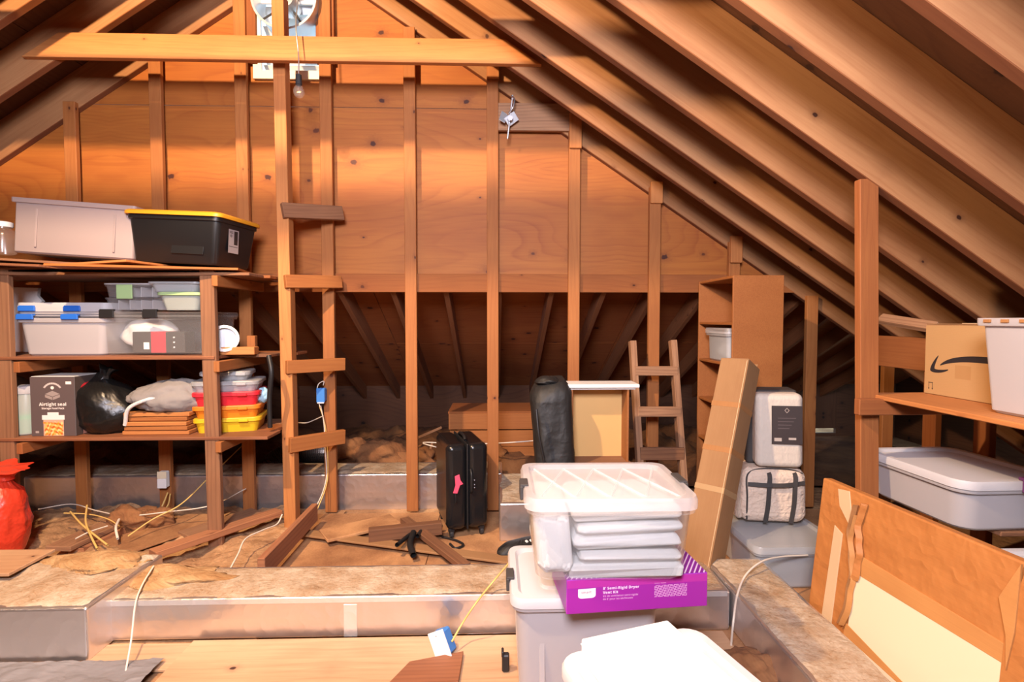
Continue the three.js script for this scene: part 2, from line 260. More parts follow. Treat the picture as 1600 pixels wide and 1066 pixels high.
// ---------------------------------------------------------------- the setting: roof, gable, floor
const RX = -1.37, RY = 4.1, SL = 0.667, RT = 0.0475, RH = 0.235, CS = Math.cos(Math.atan(SL)), SN = Math.sin(Math.atan(SL));
const under = (x) => RY - SL * Math.abs(x - RX);                      // the level of the rafters' lower edges
const ceiling = structure('ceiling');
const rafterZ = []; for (let i = -5; i <= 6; i++) rafterZ.push(i === 6 ? 3.98 : 1.502 + 0.407 * i);
for (const d of rafterZ) for (const s of [-1, 1]) {
  const far = s > 0 ? 4.6 - RX : 4.0, up = V(SN * s, CS, 0).multiplyScalar(RH / 2);
  const edge = V(SN * s, CS, 0).multiplyScalar(-0.002);
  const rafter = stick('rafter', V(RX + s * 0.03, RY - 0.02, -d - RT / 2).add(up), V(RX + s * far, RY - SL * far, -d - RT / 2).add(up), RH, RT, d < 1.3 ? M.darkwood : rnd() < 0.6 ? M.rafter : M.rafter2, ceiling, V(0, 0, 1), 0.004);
  if (d > 1.3) stick('shaded_edge', V(RX + s * 0.05, RY - 0.03, -d - RT / 2).add(edge), V(RX + s * (far - 0.01), RY - SL * (far - 0.01), -d - RT / 2).add(edge), 0.005, RT - 0.003, M.sawnshade, rafter, V(0, 0, 1), 0.001);      // rough saw-cut lower edge, its underside shade put into the colour
}
for (const s of [-1, 1]) {
  const far = s > 0 ? 6.5 : 4.5, L = far / CS, n = 3;
  for (let i = 0; i < n; i++) for (let k = 0; k < 3; k++) {          // sheets of roof sheathing on top of the rafters
    const a0 = L * i / n, a1 = L * (i + 1) / n - 0.004, z0 = 1.45 - k * 1.86, z1 = z0 - 1.856, up = V(SN * s, CS, 0).multiplyScalar(RH + 0.008);
    const m = part('roof_panel', cbox(a1 - a0, 0.015, z0 - z1, 0.002), M.sheath, ceiling, V(RX + s * (a0 + a1) / 2 * CS, RY - (a0 + a1) / 2 * SN, (z0 + z1) / 2).add(up)); m.rotation.z = -s * Math.atan(SL);
  }
}
part('ridge_board', cbox(0.04, 0.3, 5.6), M.rafter, ceiling, V(RX, RY + 0.13, -1.3));
for (const d of [3.537, 2.723, 1.909]) {                              // the collar ties
  const lo = 3.12, hi = 3.276, x = (h) => (RY - h) / SL + 0.17;
  const g = extrude([[-x(lo), lo], [x(lo) + 0.03, lo], [x(hi) + 0.03, hi], [-x(hi), hi]], 0.036, 0.003); g.translate(RX, 0, -d + 0.002);
  part('collar_tie', g, M.pine, ceiling);
}
const ceilingRear = structure('ceiling_rear');
const RS = 0.49, RC = Math.cos(Math.atan(RS)), RSN = Math.sin(Math.atan(RS)), rear0 = 4.04, rearH = 1.665, rearY = (d) => rearH - RS * (d - rear0);
for (let k = -11; k <= 11; k++) {
  const x = W(697, 462, 4.05).x + k * 0.406, up = V(0, RC, -RSN).multiplyScalar(0.07);
  stick('rafter', V(x, rearY(rear0), -rear0).add(up), V(x, rearY(6.48), -6.48).add(up), 0.14, 0.042, M.rearrafter, ceilingRear, V(1, 0, 0), 0.003);
}
for (let i = 0; i < 2; i++) for (let k = 0; k < 5; k++) {
  const d0 = rear0 + 0.02 + i * 1.22, d1 = d0 + 1.216, dm = (d0 + d1) / 2, x = -5.4 + k * 2.2 + 1.1;
  part('roof_panel', cbox(2.196, 0.015, 1.216 / RC, 0.002), M.rearboard, ceilingRear, V(x, rearY(dm) + 0.14 / RC + 0.01, -dm), [-Math.atan(RS), 0, 0]);
}

part('added_cover', cbox(11.2, 0.012, 2.46 / RC, 0.002), M.rubber, ceilingRear, V(0.0, rearY(rear0 + 1.25) + 0.14 / RC + 0.03, -(rear0 + 1.25)), [-Math.atan(RS), 0, 0]);      // unseen layer added on the sheets to block sky at the joints
for (const s of [-1, 1]) { const far = s > 0 ? 6.5 : 4.5, up = V(SN * s, CS, 0).multiplyScalar(RH + 0.026); const m = part('added_cover', cbox(far / CS, 0.012, 5.6, 0.002), M.rubber, ceiling, V(RX + s * far / 2, RY - SL * far / 2, -1.34).add(up)); m.rotation.z = -s * Math.atan(SL); }  // same added layer, over the main roof sheets

const wallBack = structure('wall_back');
const studX = (k) => W(770, 500, 3.94).x + 0.61 * k;
for (let k = -6; k <= 5; k++) {
  const x = studX(k), top = under(x) + (k > -3 && k < 0 ? -0.02 : 0.06);
  if (k === -2 || k === -3) { /* beside the fan opening */ }
  part('stud', cbox(0.086, top, 0.038), k % 2 ? M.stud : M.pine2, wallBack, V(x, top / 2, -3.961));
}
for (const [k, h, l] of [[0, 3.32, 0.2], [1, 2.85, 0.26], [2, 2.4, 0.16], [3, 1.98, 0.2]]) part('scab', cbox(0.09, l, 0.024), M.pine, wallBack, V(studX(k) + 0.004, h, -3.93));
part('blocking', cbox(0.6, 0.2, 0.036), M.oldgrey, wallBack, W(828, 184, 3.965));
const header = (x0, x1) => part('header_beam', cbox(x1 - x0, 0.138, 0.038), M.pine3, wallBack, V((x0 + x1) / 2, 1.727, -4.0));
header(-5.2, studX(-2)); header(studX(-2) + 0.004, studX(1)); header(studX(1) + 0.004, 3.6);
{ // the plywood of the gable: two courses of sheets, cut along the roof; a square opening for the fan
  const roof = (x) => under(x) + 0.2, seam = W(600, 169, 4.03).y, lo = 1.786;
  const clip = (x0, x1, y0, y1) => {
    const p = [[x0, y0], [x1, y0]], xs = [x1, ...[RX].filter((x) => x > x0 && x < x1), x0], top = [];
    const cut = [RX + (RY + 0.2 - y1) / SL, RX - (RY + 0.2 - y1) / SL];
    for (const x of [...xs, ...cut.filter((c) => c > x0 && c < x1)].sort((a, b) => b - a)) top.push([x, Math.max(y0 + 0.001, Math.min(y1, roof(x)))]);
    return p.concat(top).filter((q, i, a) => !i || Math.hypot(q[0] - a[i - 1][0], q[1] - a[i - 1][1]) > 1e-4);
  };
  const vent = [W(397, 60, 4.0).x, W(514, 60, 4.0).x, W(450, 121, 4.0).y, W(450, 121, 4.0).y + 0.58];
  const sheets = [[-4.95, -2.51, lo, seam], [-2.506, studX(-1), lo, seam], [studX(-1) + 0.004, studX(3), lo, seam], [studX(3) + 0.004, 3.0, lo, seam], [-3.9, studX(-3) - 0.01, seam + 0.004, 4.5], [studX(-3) - 0.006, studX(0), seam + 0.004, 4.5], [studX(0) + 0.004, 1.9, seam + 0.004, 4.5]];
  for (const [x0, x1, y0, y1] of sheets) {
    const xr0 = Math.max(x0, RX - (RY + 0.19 - y0) / SL), xr1 = Math.min(x1, RX + (RY + 0.19 - y0) / SL), hole = vent[0] > x0 && vent[1] < x1 && y0 > 3 ? [[vent[0], vent[2]], [vent[1], vent[2]], [vent[1], vent[3]], [vent[0], vent[3]]] : null;
    const g = extrude(clip(xr0, xr1, y0, y1), 0.012, 0.0015, hole); g.translate(0, 0, -4.042);
    const uv = g.attributes.uv, o = [rnd(0, 5), rnd(0, 5)]; for (let i = 0; i < uv.count; i++) uv.setXY(i, uv.getX(i) + o[0], uv.getY(i) + o[1]);
    part('plywood_panel', g, rnd() < 0.5 ? M.ply : M.ply2, wallBack);
  }
  // attic fan in the opening
  const c = V((vent[0] + vent[1]) / 2, W(455, 12, 4.0).y, -4.02), fan = thing('attic_fan', 'round metal attic exhaust fan letting daylight in high on the gable', 'fan', c);
  const w = vent[1] - vent[0], hgt = vent[3] - vent[2], up = (vent[2] + vent[3]) / 2 - c.y;
  const sq = (a, b) => [[-a, -b], [a, -b], [a, b], [-a, b]];
  const fr = extrude(sq(w / 2 + 0.012, hgt / 2 + 0.012), 0.016, 0.002, sq(w / 2 - 0.05, hgt / 2 - 0.05)); fr.translate(0, up, 0.006); part('mounting_frame', fr, M.whitepaint, fan);
  const barrel = loft([circle(0.222, 0, 40), circle(0.222, 0.2, 40), circle(0.232, 0.205, 40), circle(0.232, 0.213, 40), circle(0.217, 0.213, 40), circle(0.217, 0, 40)], false, 0.6); barrel.rotateX(Math.PI / 2); part('barrel', barrel, M.galv, fan, V(0, 0, -0.05));
  const motor = round([[0.01, -0.09], [0.06, -0.085], [0.075, -0.06], [0.075, 0.05], [0.05, 0.08], [0.012, 0.085], [0.012, 0.14]], 24); motor.rotateX(-Math.PI / 2); part('motor', motor, M.metal, fan, V(0, 0, 0.06));
  for (let i = 0; i < 4; i++) { const b = extrude([[0.03, -0.02], [0.18, -0.08], [0.195, 0.045], [0.05, 0.03]], 0.003, 0); b.rotateX(0.5); b.rotateZ(i * Math.PI / 2 + 0.5); part('blade', b, M.galv, fan, V(0, 0, -0.06)); }
  for (const a of [0.55, 2.1, 3.7, 5.3]) part('bracket', cbox(0.16, 0.016, 0.006), M.rubber, fan, V(Math.cos(a) * 0.14, Math.sin(a) * 0.14, 0.07), [0, 0, a]);
  for (let i = 0; i < 8; i++) part('louver', cbox(w - 0.03, 0.075, 0.003), M.whitepaint, fan, V(0, up - hgt / 2 + 0.05 + i * 0.072, -0.13), [1.0, 0, 0]);
  for (const [px, pw] of [[393, 14], [508, 27]]) stick('trimmer', V(W(px, 50, 3.98).x, 3.33, -3.985), V(W(px, 50, 3.98).x, 4.2, -3.985), pw / 205, 0.03, M.pine3, wallBack);
}
const wallFront = structure('wall_front');                            // the other gable, behind the camera, with an opening for the added window
for (const [x0, x1, y0, y1] of [[-5.6, 4.6, 0, 1.6], [-4.6, -0.75, 1.604, 3.2], [0.15, 2.6, 1.604, 3.2], [-0.746, 0.146, 1.604, 2.25], [-3.2, 0.4, 3.204, 4.5]]) part('plywood_panel', cbox(x1 - x0, y1 - y0, 0.04), M.darkwood, wallFront, V((x0 + x1) / 2, (y0 + y1) / 2, 0.74));
const addedWindow1 = structure('added_window_1');  // unseen window added to house the fill light
part('glowing_pane', cbox(0.9, 0.9, 0.01), std({ color: 0xffffff, emissive: lin(1, 0.95, 0.95), emissiveIntensity: 1.5 }), addedWindow1, V(-0.3, 2.7, 0.73));
for (const [x, y, w, h] of [[-0.3, 3.17, 1.0, 0.05], [-0.3, 2.23, 1.0, 0.05], [-0.77, 2.7, 0.05, 0.9], [0.17, 2.7, 0.05, 0.9]]) part('added_frame', cbox(w, h, 0.05), M.pine, addedWindow1, V(x, y, 0.7));
const wallLeft = structure('wall_left'); part('plywood_panel', cbox(0.03, 2.6, 9.2), M.sheath, wallLeft, V(-5.45, 1.2, -3.1));
const wallRight = structure('wall_right');
part('plywood_panel', cbox(0.03, 1.9, 3.7), M.sheath, wallRight, V(5.05, 0.8, -5.8)); part('plywood_panel', cbox(0.03, 0.5, 5.6), M.sheath, wallRight, V(4.78, 0.2, -1.25));
{ // the low stud wall under the slope
  const x = 2.44, y0 = 1.16;
  part('wall_plate', cbox(0.04, 0.19, 1.9), M.pine3, wallRight, V(x, y0 + 0.095, -2.45));
  for (const px of [1475, 1563]) { const d = 2.44 * F / (px - 775); part('stud', cbox(0.038, y0, 0.089), M.pine3, wallRight, V(x + 0.01, y0 / 2, -d)); }
  stick('brace', W(1376, 498, 3.1), W(1462, 512, 2.75), 0.06, 0.036, M.oldgrey, wallRight);
}
const wallRear = structure('wall_rear');
for (const [x0, x1, y0, y1] of [[-5.4, 3.89, -0.1, 0.66], [4.28, 5.1, -0.1, 0.66], [3.89, 4.28, 0.085, 0.66], [3.89, 4.28, -0.1, 0.025]]) part('fascia', cbox(x1 - x0, y1 - y0, 0.05), M.sheath, wallRear, V((x0 + x1) / 2, (y0 + y1) / 2, -6.47));

// floor
const floor = structure('floor');
part('subfloor', cbox(10.6, 0.06, 9.4), M.dirt, floor, V(-0.2, -0.062, -3.0));
const deck = (x0, x1, d0, d1, y, mat, t = 0.018, turn = 0) => part('plywood_panel', cbox(x1 - x0, t, d1 - d0, 0.002), mat, floor, V((x0 + x1) / 2, y - t / 2, -(d0 + d1) / 2), [0, turn, 0]);
deck(-1.62, -0.42, 2.6, 3.92, 0, M.floorply); deck(-0.416, 0.8, 2.6, 3.92, 0.002, M.floorply); deck(0.804, 3.2, 2.0, 3.9, 0, M.floorply);
deck(-5.2, -1.1, 1.9, 2.5, -0.012, M.dirt); deck(-5.2, -1.36, -0.7, 1.896, -0.012, M.darkwood); deck(-1.35, 1.04, 1.6, 2.33, 0.022, M.floorboard, 0.03); deck(1.05, 3.6, -0.7, 1.99, 0.0, M.darkwood); deck(-1.35, 1.04, -0.7, 1.596, 0.012, M.darkwood);
deck(W(140, 1045, 2.25).x, -1.352, 2.16, 2.34, 0.004, M.floorboard, 0.012);
{ // loose fill lying between the joists and behind the wall: nobody could count it
  const bed = (name, x0, x1, d0, d1, nx, nz, h, mat) => {
    const g = new THREE.PlaneGeometry(x1 - x0, d1 - d0, nx, nz); g.rotateX(-Math.PI / 2); g.translate((x0 + x1) / 2, 0, -(d0 + d1) / 2);
    warp(g, (v) => { v.y = h(v.x, -v.z); }); const p = g.attributes.position, uv = []; for (let i = 0; i < p.count; i++) uv.push(p.getX(i), p.getZ(i)); g.setAttribute('uv', new THREE.Float32BufferAttribute(uv, 2));
    const m = part(name, g, mat, scene); m.userData = { kind: 'stuff', label: name === 'loose_insulation' ? 'dusty brown loose insulation lying under the storage shelves' : 'dark rough insulation and rubble heaped behind the stud wall' }; return m;
  };
  bed('loose_insulation', -4.4, -1.15, 2.72, 4.02, 150, 70, (x, d) => { const e = sstep(-1.2, -1.75, x); return -0.01 + e * (0.035 + fbm(x * 3, d * 3, 1, 5) * 0.09 + 0.02 * n3(x * 20, d * 20)) ; }, M.dirt);
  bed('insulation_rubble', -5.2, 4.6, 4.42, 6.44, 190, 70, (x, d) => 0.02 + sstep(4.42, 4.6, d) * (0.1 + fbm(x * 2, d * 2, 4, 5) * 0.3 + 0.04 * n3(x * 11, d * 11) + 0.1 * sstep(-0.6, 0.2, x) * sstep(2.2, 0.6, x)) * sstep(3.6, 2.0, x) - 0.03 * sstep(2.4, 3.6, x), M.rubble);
}
// ducts wrapped in foil
function duct(x0, x1, d0, d1, y0, y1, label, o = {}) {
  const w = x1 - x0, h = y1 - y0, d = d1 - d0, t = thing('air_duct', label, 'duct', V((x0 + x1) / 2, y0, -(d0 + d1) / 2));
  const g = new RoundedBoxGeometry(w, h, d, 3, 0.014); const uv = g.attributes.uv, p = g.attributes.position, nn = g.attributes.normal;
  for (let i = 0; i < p.count; i++) uv.setXY(i, Math.abs(nn.getX(i)) > 0.7 ? p.getZ(i) : p.getX(i), Math.abs(nn.getY(i)) > 0.7 ? p.getZ(i) : p.getY(i));
  part('foil_wrap', g, M.foil, t, V(0, h / 2, 0));
  if (o.dust !== false) {           // grey-brown dust lying on the top, thin and patchy
    const nx = Math.ceil(w / 0.025), nz = Math.ceil(d / 0.025), q = new THREE.PlaneGeometry(w - 0.016, d - 0.016, nx, nz); q.rotateX(-Math.PI / 2);
    const s = rnd(0, 9); warp(q, (v) => { const e = Math.min(w / 2 - Math.abs(v.x), d / 2 - Math.abs(v.z)); v.y = h - 0.004 + sstep(0.005, 0.035, e + 0.02 * n3(v.x * 9 + s, v.z * 9)) * (0.0065 + Math.max(0, fbm(v.x * 4 + s, v.z * 4, 2, 4)) * (o.thick ?? 0.03)); });
    const u2 = q.attributes.uv, p2 = q.attributes.position; for (let i = 0; i < p2.count; i++) u2.setXY(i, p2.getX(i), p2.getZ(i));
    const m = part('dust_layer', q, M.dust, t); m.userData.kind = 'stuff';
  }
  for (const [tx, tz, tw, td] of o.tape ?? []) part('foil_tape', cbox(tw, 0.0025, td, 0.0008), M.foiltape, t, V(tx, h + 0.0015, tz));
  for (const [tx, ty, tw, th] of o.face ?? []) part('foil_tape', cbox(tw, th, 0.002, 0.0008), M.foiltape, t, V(tx, ty, d / 2 + 0.001));
  return t;
}
duct(-2.02, 1.09, 2.365, 2.68, 0, 0.19, 'long foil wrapped air duct with a dusty top crossing in front of the suitcase', { face: [[0, 0.176, 3.08, 0.024], [-0.2, 0.08, 0.06, 0.15]] });
duct(-4.2, W(137, 960, 2.23).x, 2.225, 2.74, -0.005, 0.235, 'larger foil plenum box with thick dust where the long duct begins', { thick: 0.06 });
duct(1.1, 1.4, 1.2, 2.7, 0, 0.19, 'foil duct branch running beside the paper wrapped panel', {});
duct(W(40, 760, 4.1).x, W(785, 760, 4.1).x, 4.08, 4.42, -0.04, 0.25, 'foil duct lying behind the wall studs and the suitcase');
duct(W(780, 830, 3.4).x, W(905, 830, 3.4).x, 3.38, 4.05, 0, 0.255, 'short foil duct box with a brown dusty top beside the suitcase');

// ---------------------------------------------------------------- carpentry standing in the attic
{ // lamp out of view, below the ridge
  const t = thing('pendant_lamp', 'bare warm bulb in a socket hanging below the ridge', 'lamp', LAMP.clone());
  part('cord', tube([V(0, 0.62, 0), V(0.005, 0.35, 0), V(0, 0.09, 0)], 0.004), M.rubber, t); part('socket', round([[0.012, 0.1], [0.02, 0.095], [0.021, 0.045], [0.016, 0.04]]), M.white, t);
  part('bulb', round([[0.004, -0.045], [0.02, -0.04], [0.03, -0.022], [0.032, -0.005], [0.026, 0.018], [0.015, 0.035], [0.014, 0.045]]), std({ color: 0xffffff, emissive: LAMP_COLOR, emissiveIntensity: 6 }), t);
}
{ // dead bulb on a cord in front of the fan
  const p = W(467, 140, 3.42), t = thing('hanging_bulb', 'clear unlit bulb hanging on a cord below the attic fan', 'bulb', p);
  part('cord', tube([V(-0.01, 0.62, -0.05), V(-0.012, 0.4, 0), V(0.002, 0.2, 0), V(0, 0.09, 0)], 0.004), M.metal, t);
  part('socket', round([[0.01, 0.095], [0.018, 0.09], [0.02, 0.03], [0.016, 0.026]]), M.rubber, t);
  part('bulb', round([[0.004, -0.05], [0.022, -0.045], [0.033, -0.025], [0.034, -0.008], [0.027, 0.012], [0.016, 0.026], [0.015, 0.034]]), M.glassbulb, t);
  part('filament', tube([V(-0.012, -0.02, 0), V(-0.004, -0.012, 0), V(0.004, -0.02, 0), V(0.012, -0.012, 0)], 0.002, 16), std({ color: lin(0.9, 0.65, 0.2), metalness: 0.8, roughness: 0.3 }), t);
}
{ // rungs nailed between a post and a stud
  const d = 3.63, t = thing('wall_ladder', 'rough wooden rungs nailed across an upright post and a wall stud', 'ladder', V(W(450, 800, d).x, 0, -d));
  stick('rail', V(W(453, 829, d).x, 0, -d - 0.045), V(W(434, 60, d).x, 3.62, -d - 0.045), 0.08, 0.088, M.pine, t);
  for (const [ax, ay, bx, by, h, m, sg] of [[441, 329, 535, 334, 23, M.old, 1], [445, 440, 533, 441, 20, M.pine2, 1], [447, 574, 538, 569, 20, M.pine2, 1], [452, 696, 538, 682, 23, M.pine2, 1]]) {
    stick('rung', W(ax, ay, d - 0.02), W(bx, by, 3.915), h / 222, 0.036, m, t, V(-0.35, 0, 1));
  }
}
{ // built-in shelves on the back studs
  const zf = -3.33, t = thing('storage_shelves', 'rough timber shelving built onto the studs with three plank shelves', 'shelves', V(-2.7, 0, -3.65));
  stick('post', V(W(336, 857, 3.33).x, 0, zf - 0.02), V(W(322, 425, 3.33).x, 1.76, zf - 0.02), 0.088, 0.038, M.old, t);
  stick('post', V(W(16, 857, 3.33).x, 0, zf - 0.02), V(W(0, 425, 3.33).x, 1.78, zf - 0.02), 0.088, 0.038, M.old, t);
  const xr = [W(434, 554, 3.4).x, W(426, 683, 3.4).x, W(408, 430, 3.4).x];
  const planks = (y, x1, mats, cuts) => { let x0 = -3.78; const ds = [3.32, 3.53, 3.73, 3.93]; for (let i = 0; i < 3; i++) part('shelf_plank', cbox(x1 - x0 - cuts[i], 0.02, ds[i + 1] - ds[i] - 0.006), mats[i % mats.length], t, V((x0 + x1 - cuts[i]) / 2 + 2.7, y - 0.01, -(ds[i] + ds[i + 1]) / 2 + 3.65)); };
  planks(1.745, xr[2], [M.old, M.pine3, M.old2], [0.04, 0, 0.1]); planks(1.222, xr[0], [M.brown, M.old2, M.pine3], [0.36, 0.1, 0]); planks(0.716, xr[1], [M.brown, M.pine3, M.old], [0.0, 0.03, 0.06]);
  for (const [y, x] of [[1.725, 0], [1.195, 0], [0.692, 0]]) for (const px of y > 1.7 ? [337] : [337, 27]) { const X = W(px, 700, 3.3).x + 0.02; stick('cleat', V(X, y - 0.035, -3.29), V(X, y - 0.035, -3.94), 0.066, 0.036, px > 100 ? M.pine2 : M.pine3, t, V(1, 0, 0)); }
}
{ // loose sheets lying on the top shelf
  const L = [['thin brown board lying lowest on the heap over the top shelf', -3.1, 1.762, 3.56, 1.05, 0.5, 0.014, 0.025, 0.1, M.brown], ['reddish board in the middle of the heap over the top shelf', -3.1, 1.79, 3.52, 0.9, 0.55, 0.014, -0.045, -0.13, M.brown], ['long pale plywood strip with its corner sticking out under the black tote', -2.15, 1.766, 3.5, 1.02, 0.6, 0.014, -0.004, 0.2, M.ply], ['pale plywood offcut poking out between the two bins on the top shelf', -2.42, 1.79, 3.46, 0.6, 0.45, 0.013, 0.03, -0.22, M.pine],
    ['dark offcut board under the frosted bin on the top shelf', -2.9, 1.815, 3.55, 0.9, 0.4, 0.014, -0.055, 0.05, M.old], ['reddish offcut board tucked beneath the black tote', -2.15, 1.785, 3.62, 0.9, 0.4, 0.012, -0.03, -0.03, M.pine3]];
  for (const [l, x, y, d, w, dd, th, rz, ry, m] of L) one('loose_board', cbox(w, th, dd, 0.001), m, l, 'board', V(x, y, -d), [0, ry, rz], 'boards heaped on the top shelf');
}
{ // post under the slope with its shelf
  const t = thing('side_shelf', 'upright post carrying a plain plank shelf under the sloping roof', 'shelf', V(1.65, 0, -2.34));
  stick('post', V(W(1359, 1010, 2.32).x, 0, -2.34), V(W(1359, 270, 2.32).x, under(1.66) + 0.0, -2.34), 0.086, 0.04, M.post, t);
  stick('cleat', V(1.61, 1.062, -2.285), V(2.4, 1.062, -2.3), 0.072, 0.036, M.pine3, t);
  stick('shelf_plank', V(1.97, 1.1, -2.395), V(1.97, 1.1, -0.9), 0.5, 0.02, M.pine, t, V(0, 1, 0)); stick('shelf_plank', V(2.34, 1.1, -2.35), V(2.34, 1.1, -0.9), 0.22, 0.02, M.pine2, t, V(0, 1, 0));
  stick('lower_plank', V(2.25, 0.6, -2.62), V(2.25, 0.6, -1.99), 0.5, 0.02, M.old, t, V(0, 1, 0)); stick('cleat', V(2.1, 0.56, -2.36), V(2.44, 0.56, -2.36), 0.06, 0.034, M.old, t);
}
// stepladder-like wooden ladder leaning on a stud
{
  const d0 = 3.62, d1 = 3.86, t = thing('wooden_ladder', 'old weathered wooden ladder section leaning against a wall stud', 'ladder', V(W(1030, 800, d0).x, 0, -d0));
  const pt = (px, py) => W(px, py, d0 + (d1 - d0) * clamp((840 - py) / 300));
  stick('rail', pt(1006, 836), pt(988, 533), 0.045, 0.07, M.oldgrey, t); stick('rail', pt(1074, 836), pt(1051, 532), 0.045, 0.07, M.oldgrey, t);
  for (const [a, b, y, h] of [[990, 1056, 579, 15], [994, 1061, 642, 16], [998, 1066, 707, 20], [1003, 1072, 775, 20]]) stick('rung', pt(a, y).add(V(0, 0, 0.035)), pt(b, y).add(V(0, 0, 0.035)), h / 222, 0.028, y > 700 ? M.old : M.oldgrey, t);
}
// bookcase, its open front turned to the ridge
{
  const x0 = 1.515, w = 0.33, d0 = 3.32, L = 0.58, h = 1.735, t = thing('bookcase', 'plain wooden bookcase with open shelves standing sideways under the roof slope', 'bookcase', V(x0 + w / 2, 0, -d0 - L / 2)), c = 0.018;
  for (const s of [1, -1]) part('side_panel', cbox(w, h, c), M.chip, t, V(0, h / 2, s * (L / 2 - c / 2)));
  part('top_panel', cbox(w - 0.002, c, L - 2 * c), M.chip, t, V(0, h - c / 2, 0)); part('back_panel', cbox(0.008, h - 0.02, L - 2 * c), M.chip, t, V(w / 2 - 0.006, h / 2, 0));
  for (const y of [1.425, 1.155, 0.87, 0.58, 0.07]) part('shelf', cbox(w - 0.02, c, L - 2 * c), M.chip, t, V(-0.006, y, 0));
}
// ---------------------------------------------------------------- plastic bins
function bin(name, label, category, o) {           // o: w, h, d (outer, at the rim), taper, r; the lid on top; materials
  const t = thing(name, label, category, o.pos, o.turn ?? 0, o.group), { w, h, d } = o, k = o.taper ?? 0.05, r = o.r ?? 0.05, th = 0.003;
  part('tub', loft([rrect(w - k * 2 - 0.02, d - k * 2 - 0.02, r, 0), rrect(w - k * 2, d - k * 2, r, 0.01), rrect(w - 0.03, d - 0.03, r, h - 0.03), rrect(w - 0.004, d - 0.004, r, h - 0.028), rrect(w, d, r, h - 0.02), rrect(w, d, r, h), rrect(w - 0.03 - th * 2, d - 0.03 - th * 2, r, h), rrect(w - k * 2 - th * 2, d - k * 2 - th * 2, r, 0.014), rrect(0.1, 0.1, 0.02, 0.0135)], true, 0.6), o.mat, t);
  if (o.ribs) for (const x of [-0.3, 0.3]) part('rib', cbox(0.02, h * 0.75, 0.006), o.mat, t, V(x * w, h * 0.45, d / 2 - k * 0.55 - 0.004), [-k / h * 0.9, 0, 0]);
  if (o.lid) {
    const a = 0.012, lh = o.lidH ?? 0.03, L = loft([rrect(w + a, d + a, r + 0.006, h - 0.012), rrect(w + a, d + a, r + 0.006, h + lh * 0.5), rrect(w + a - 0.012, d + a - 0.012, r, h + lh), rrect(w - 0.05, d - 0.05, r, h + lh), rrect(w - 0.075, d - 0.075, r, h + lh * 0.45)], true, 0.6);
    const lid = part('lid', L, o.lid, t);
    if (o.diamonds) for (let i = 0; i < 4; i++) for (const s of [-1, 1]) { const cw = (w - 0.1) / 4; part('lid_rib', cbox(Math.hypot(cw, d - 0.1), 0.008, 0.007, 0.002), o.lid, lid, V(-w / 2 + 0.05 + cw * (i + 0.5), h + lh * 0.45 + 0.004, 0), [0, s * Math.atan2(d - 0.1, cw), 0]); }
    if (o.panel) part('lid_panel', loft([rrect(w * 0.6, d * 0.6, 0.03, h + lh * 0.4), rrect(w * 0.58, d * 0.58, 0.03, h + lh * 0.9)], true), o.lid, lid);
  }
  for (const [sx, sz, m, lw] of o.latches ?? []) {         // clips on the long side (sz) or the short side (sx)
    const lh = o.latchH ?? 0.05, g = merge([cbox(lw ?? 0.07, lh, 0.012, 0.003), move(cbox((lw ?? 0.07) * 0.9, 0.012, 0.03, 0.002), 0, lh / 2, -0.01)]);
    const side = Math.abs(sz) === 1; part('latch', g, m, t, side ? V(sx * w, h + 0.005, sz * (d / 2 + 0.012)) : V(sx * (w / 2 + 0.012), h + 0.005, sz * d), [0, side ? (sz > 0 ? 0 : Math.PI) : sx * Math.PI / 2, 0]);
  }
  return t;
}
bin('shelf_bin', 'small clear lidded bin standing on an upper shelf of the bookcase', 'bin', { w: 0.27, h: 0.205, d: 0.36, pos: V(1.655, 1.1645, -3.6), mat: M.clear2, lid: M.milky, lidH: 0.025, taper: 0.02, r: 0.03 });
one('white_rag', tuft(0.1, 0.055, 0.13, 2.2, 5), M.towel, 'white rag lying inside the small clear bin of the bookcase', 'cloth', V(1.64, 1.235, -3.58));
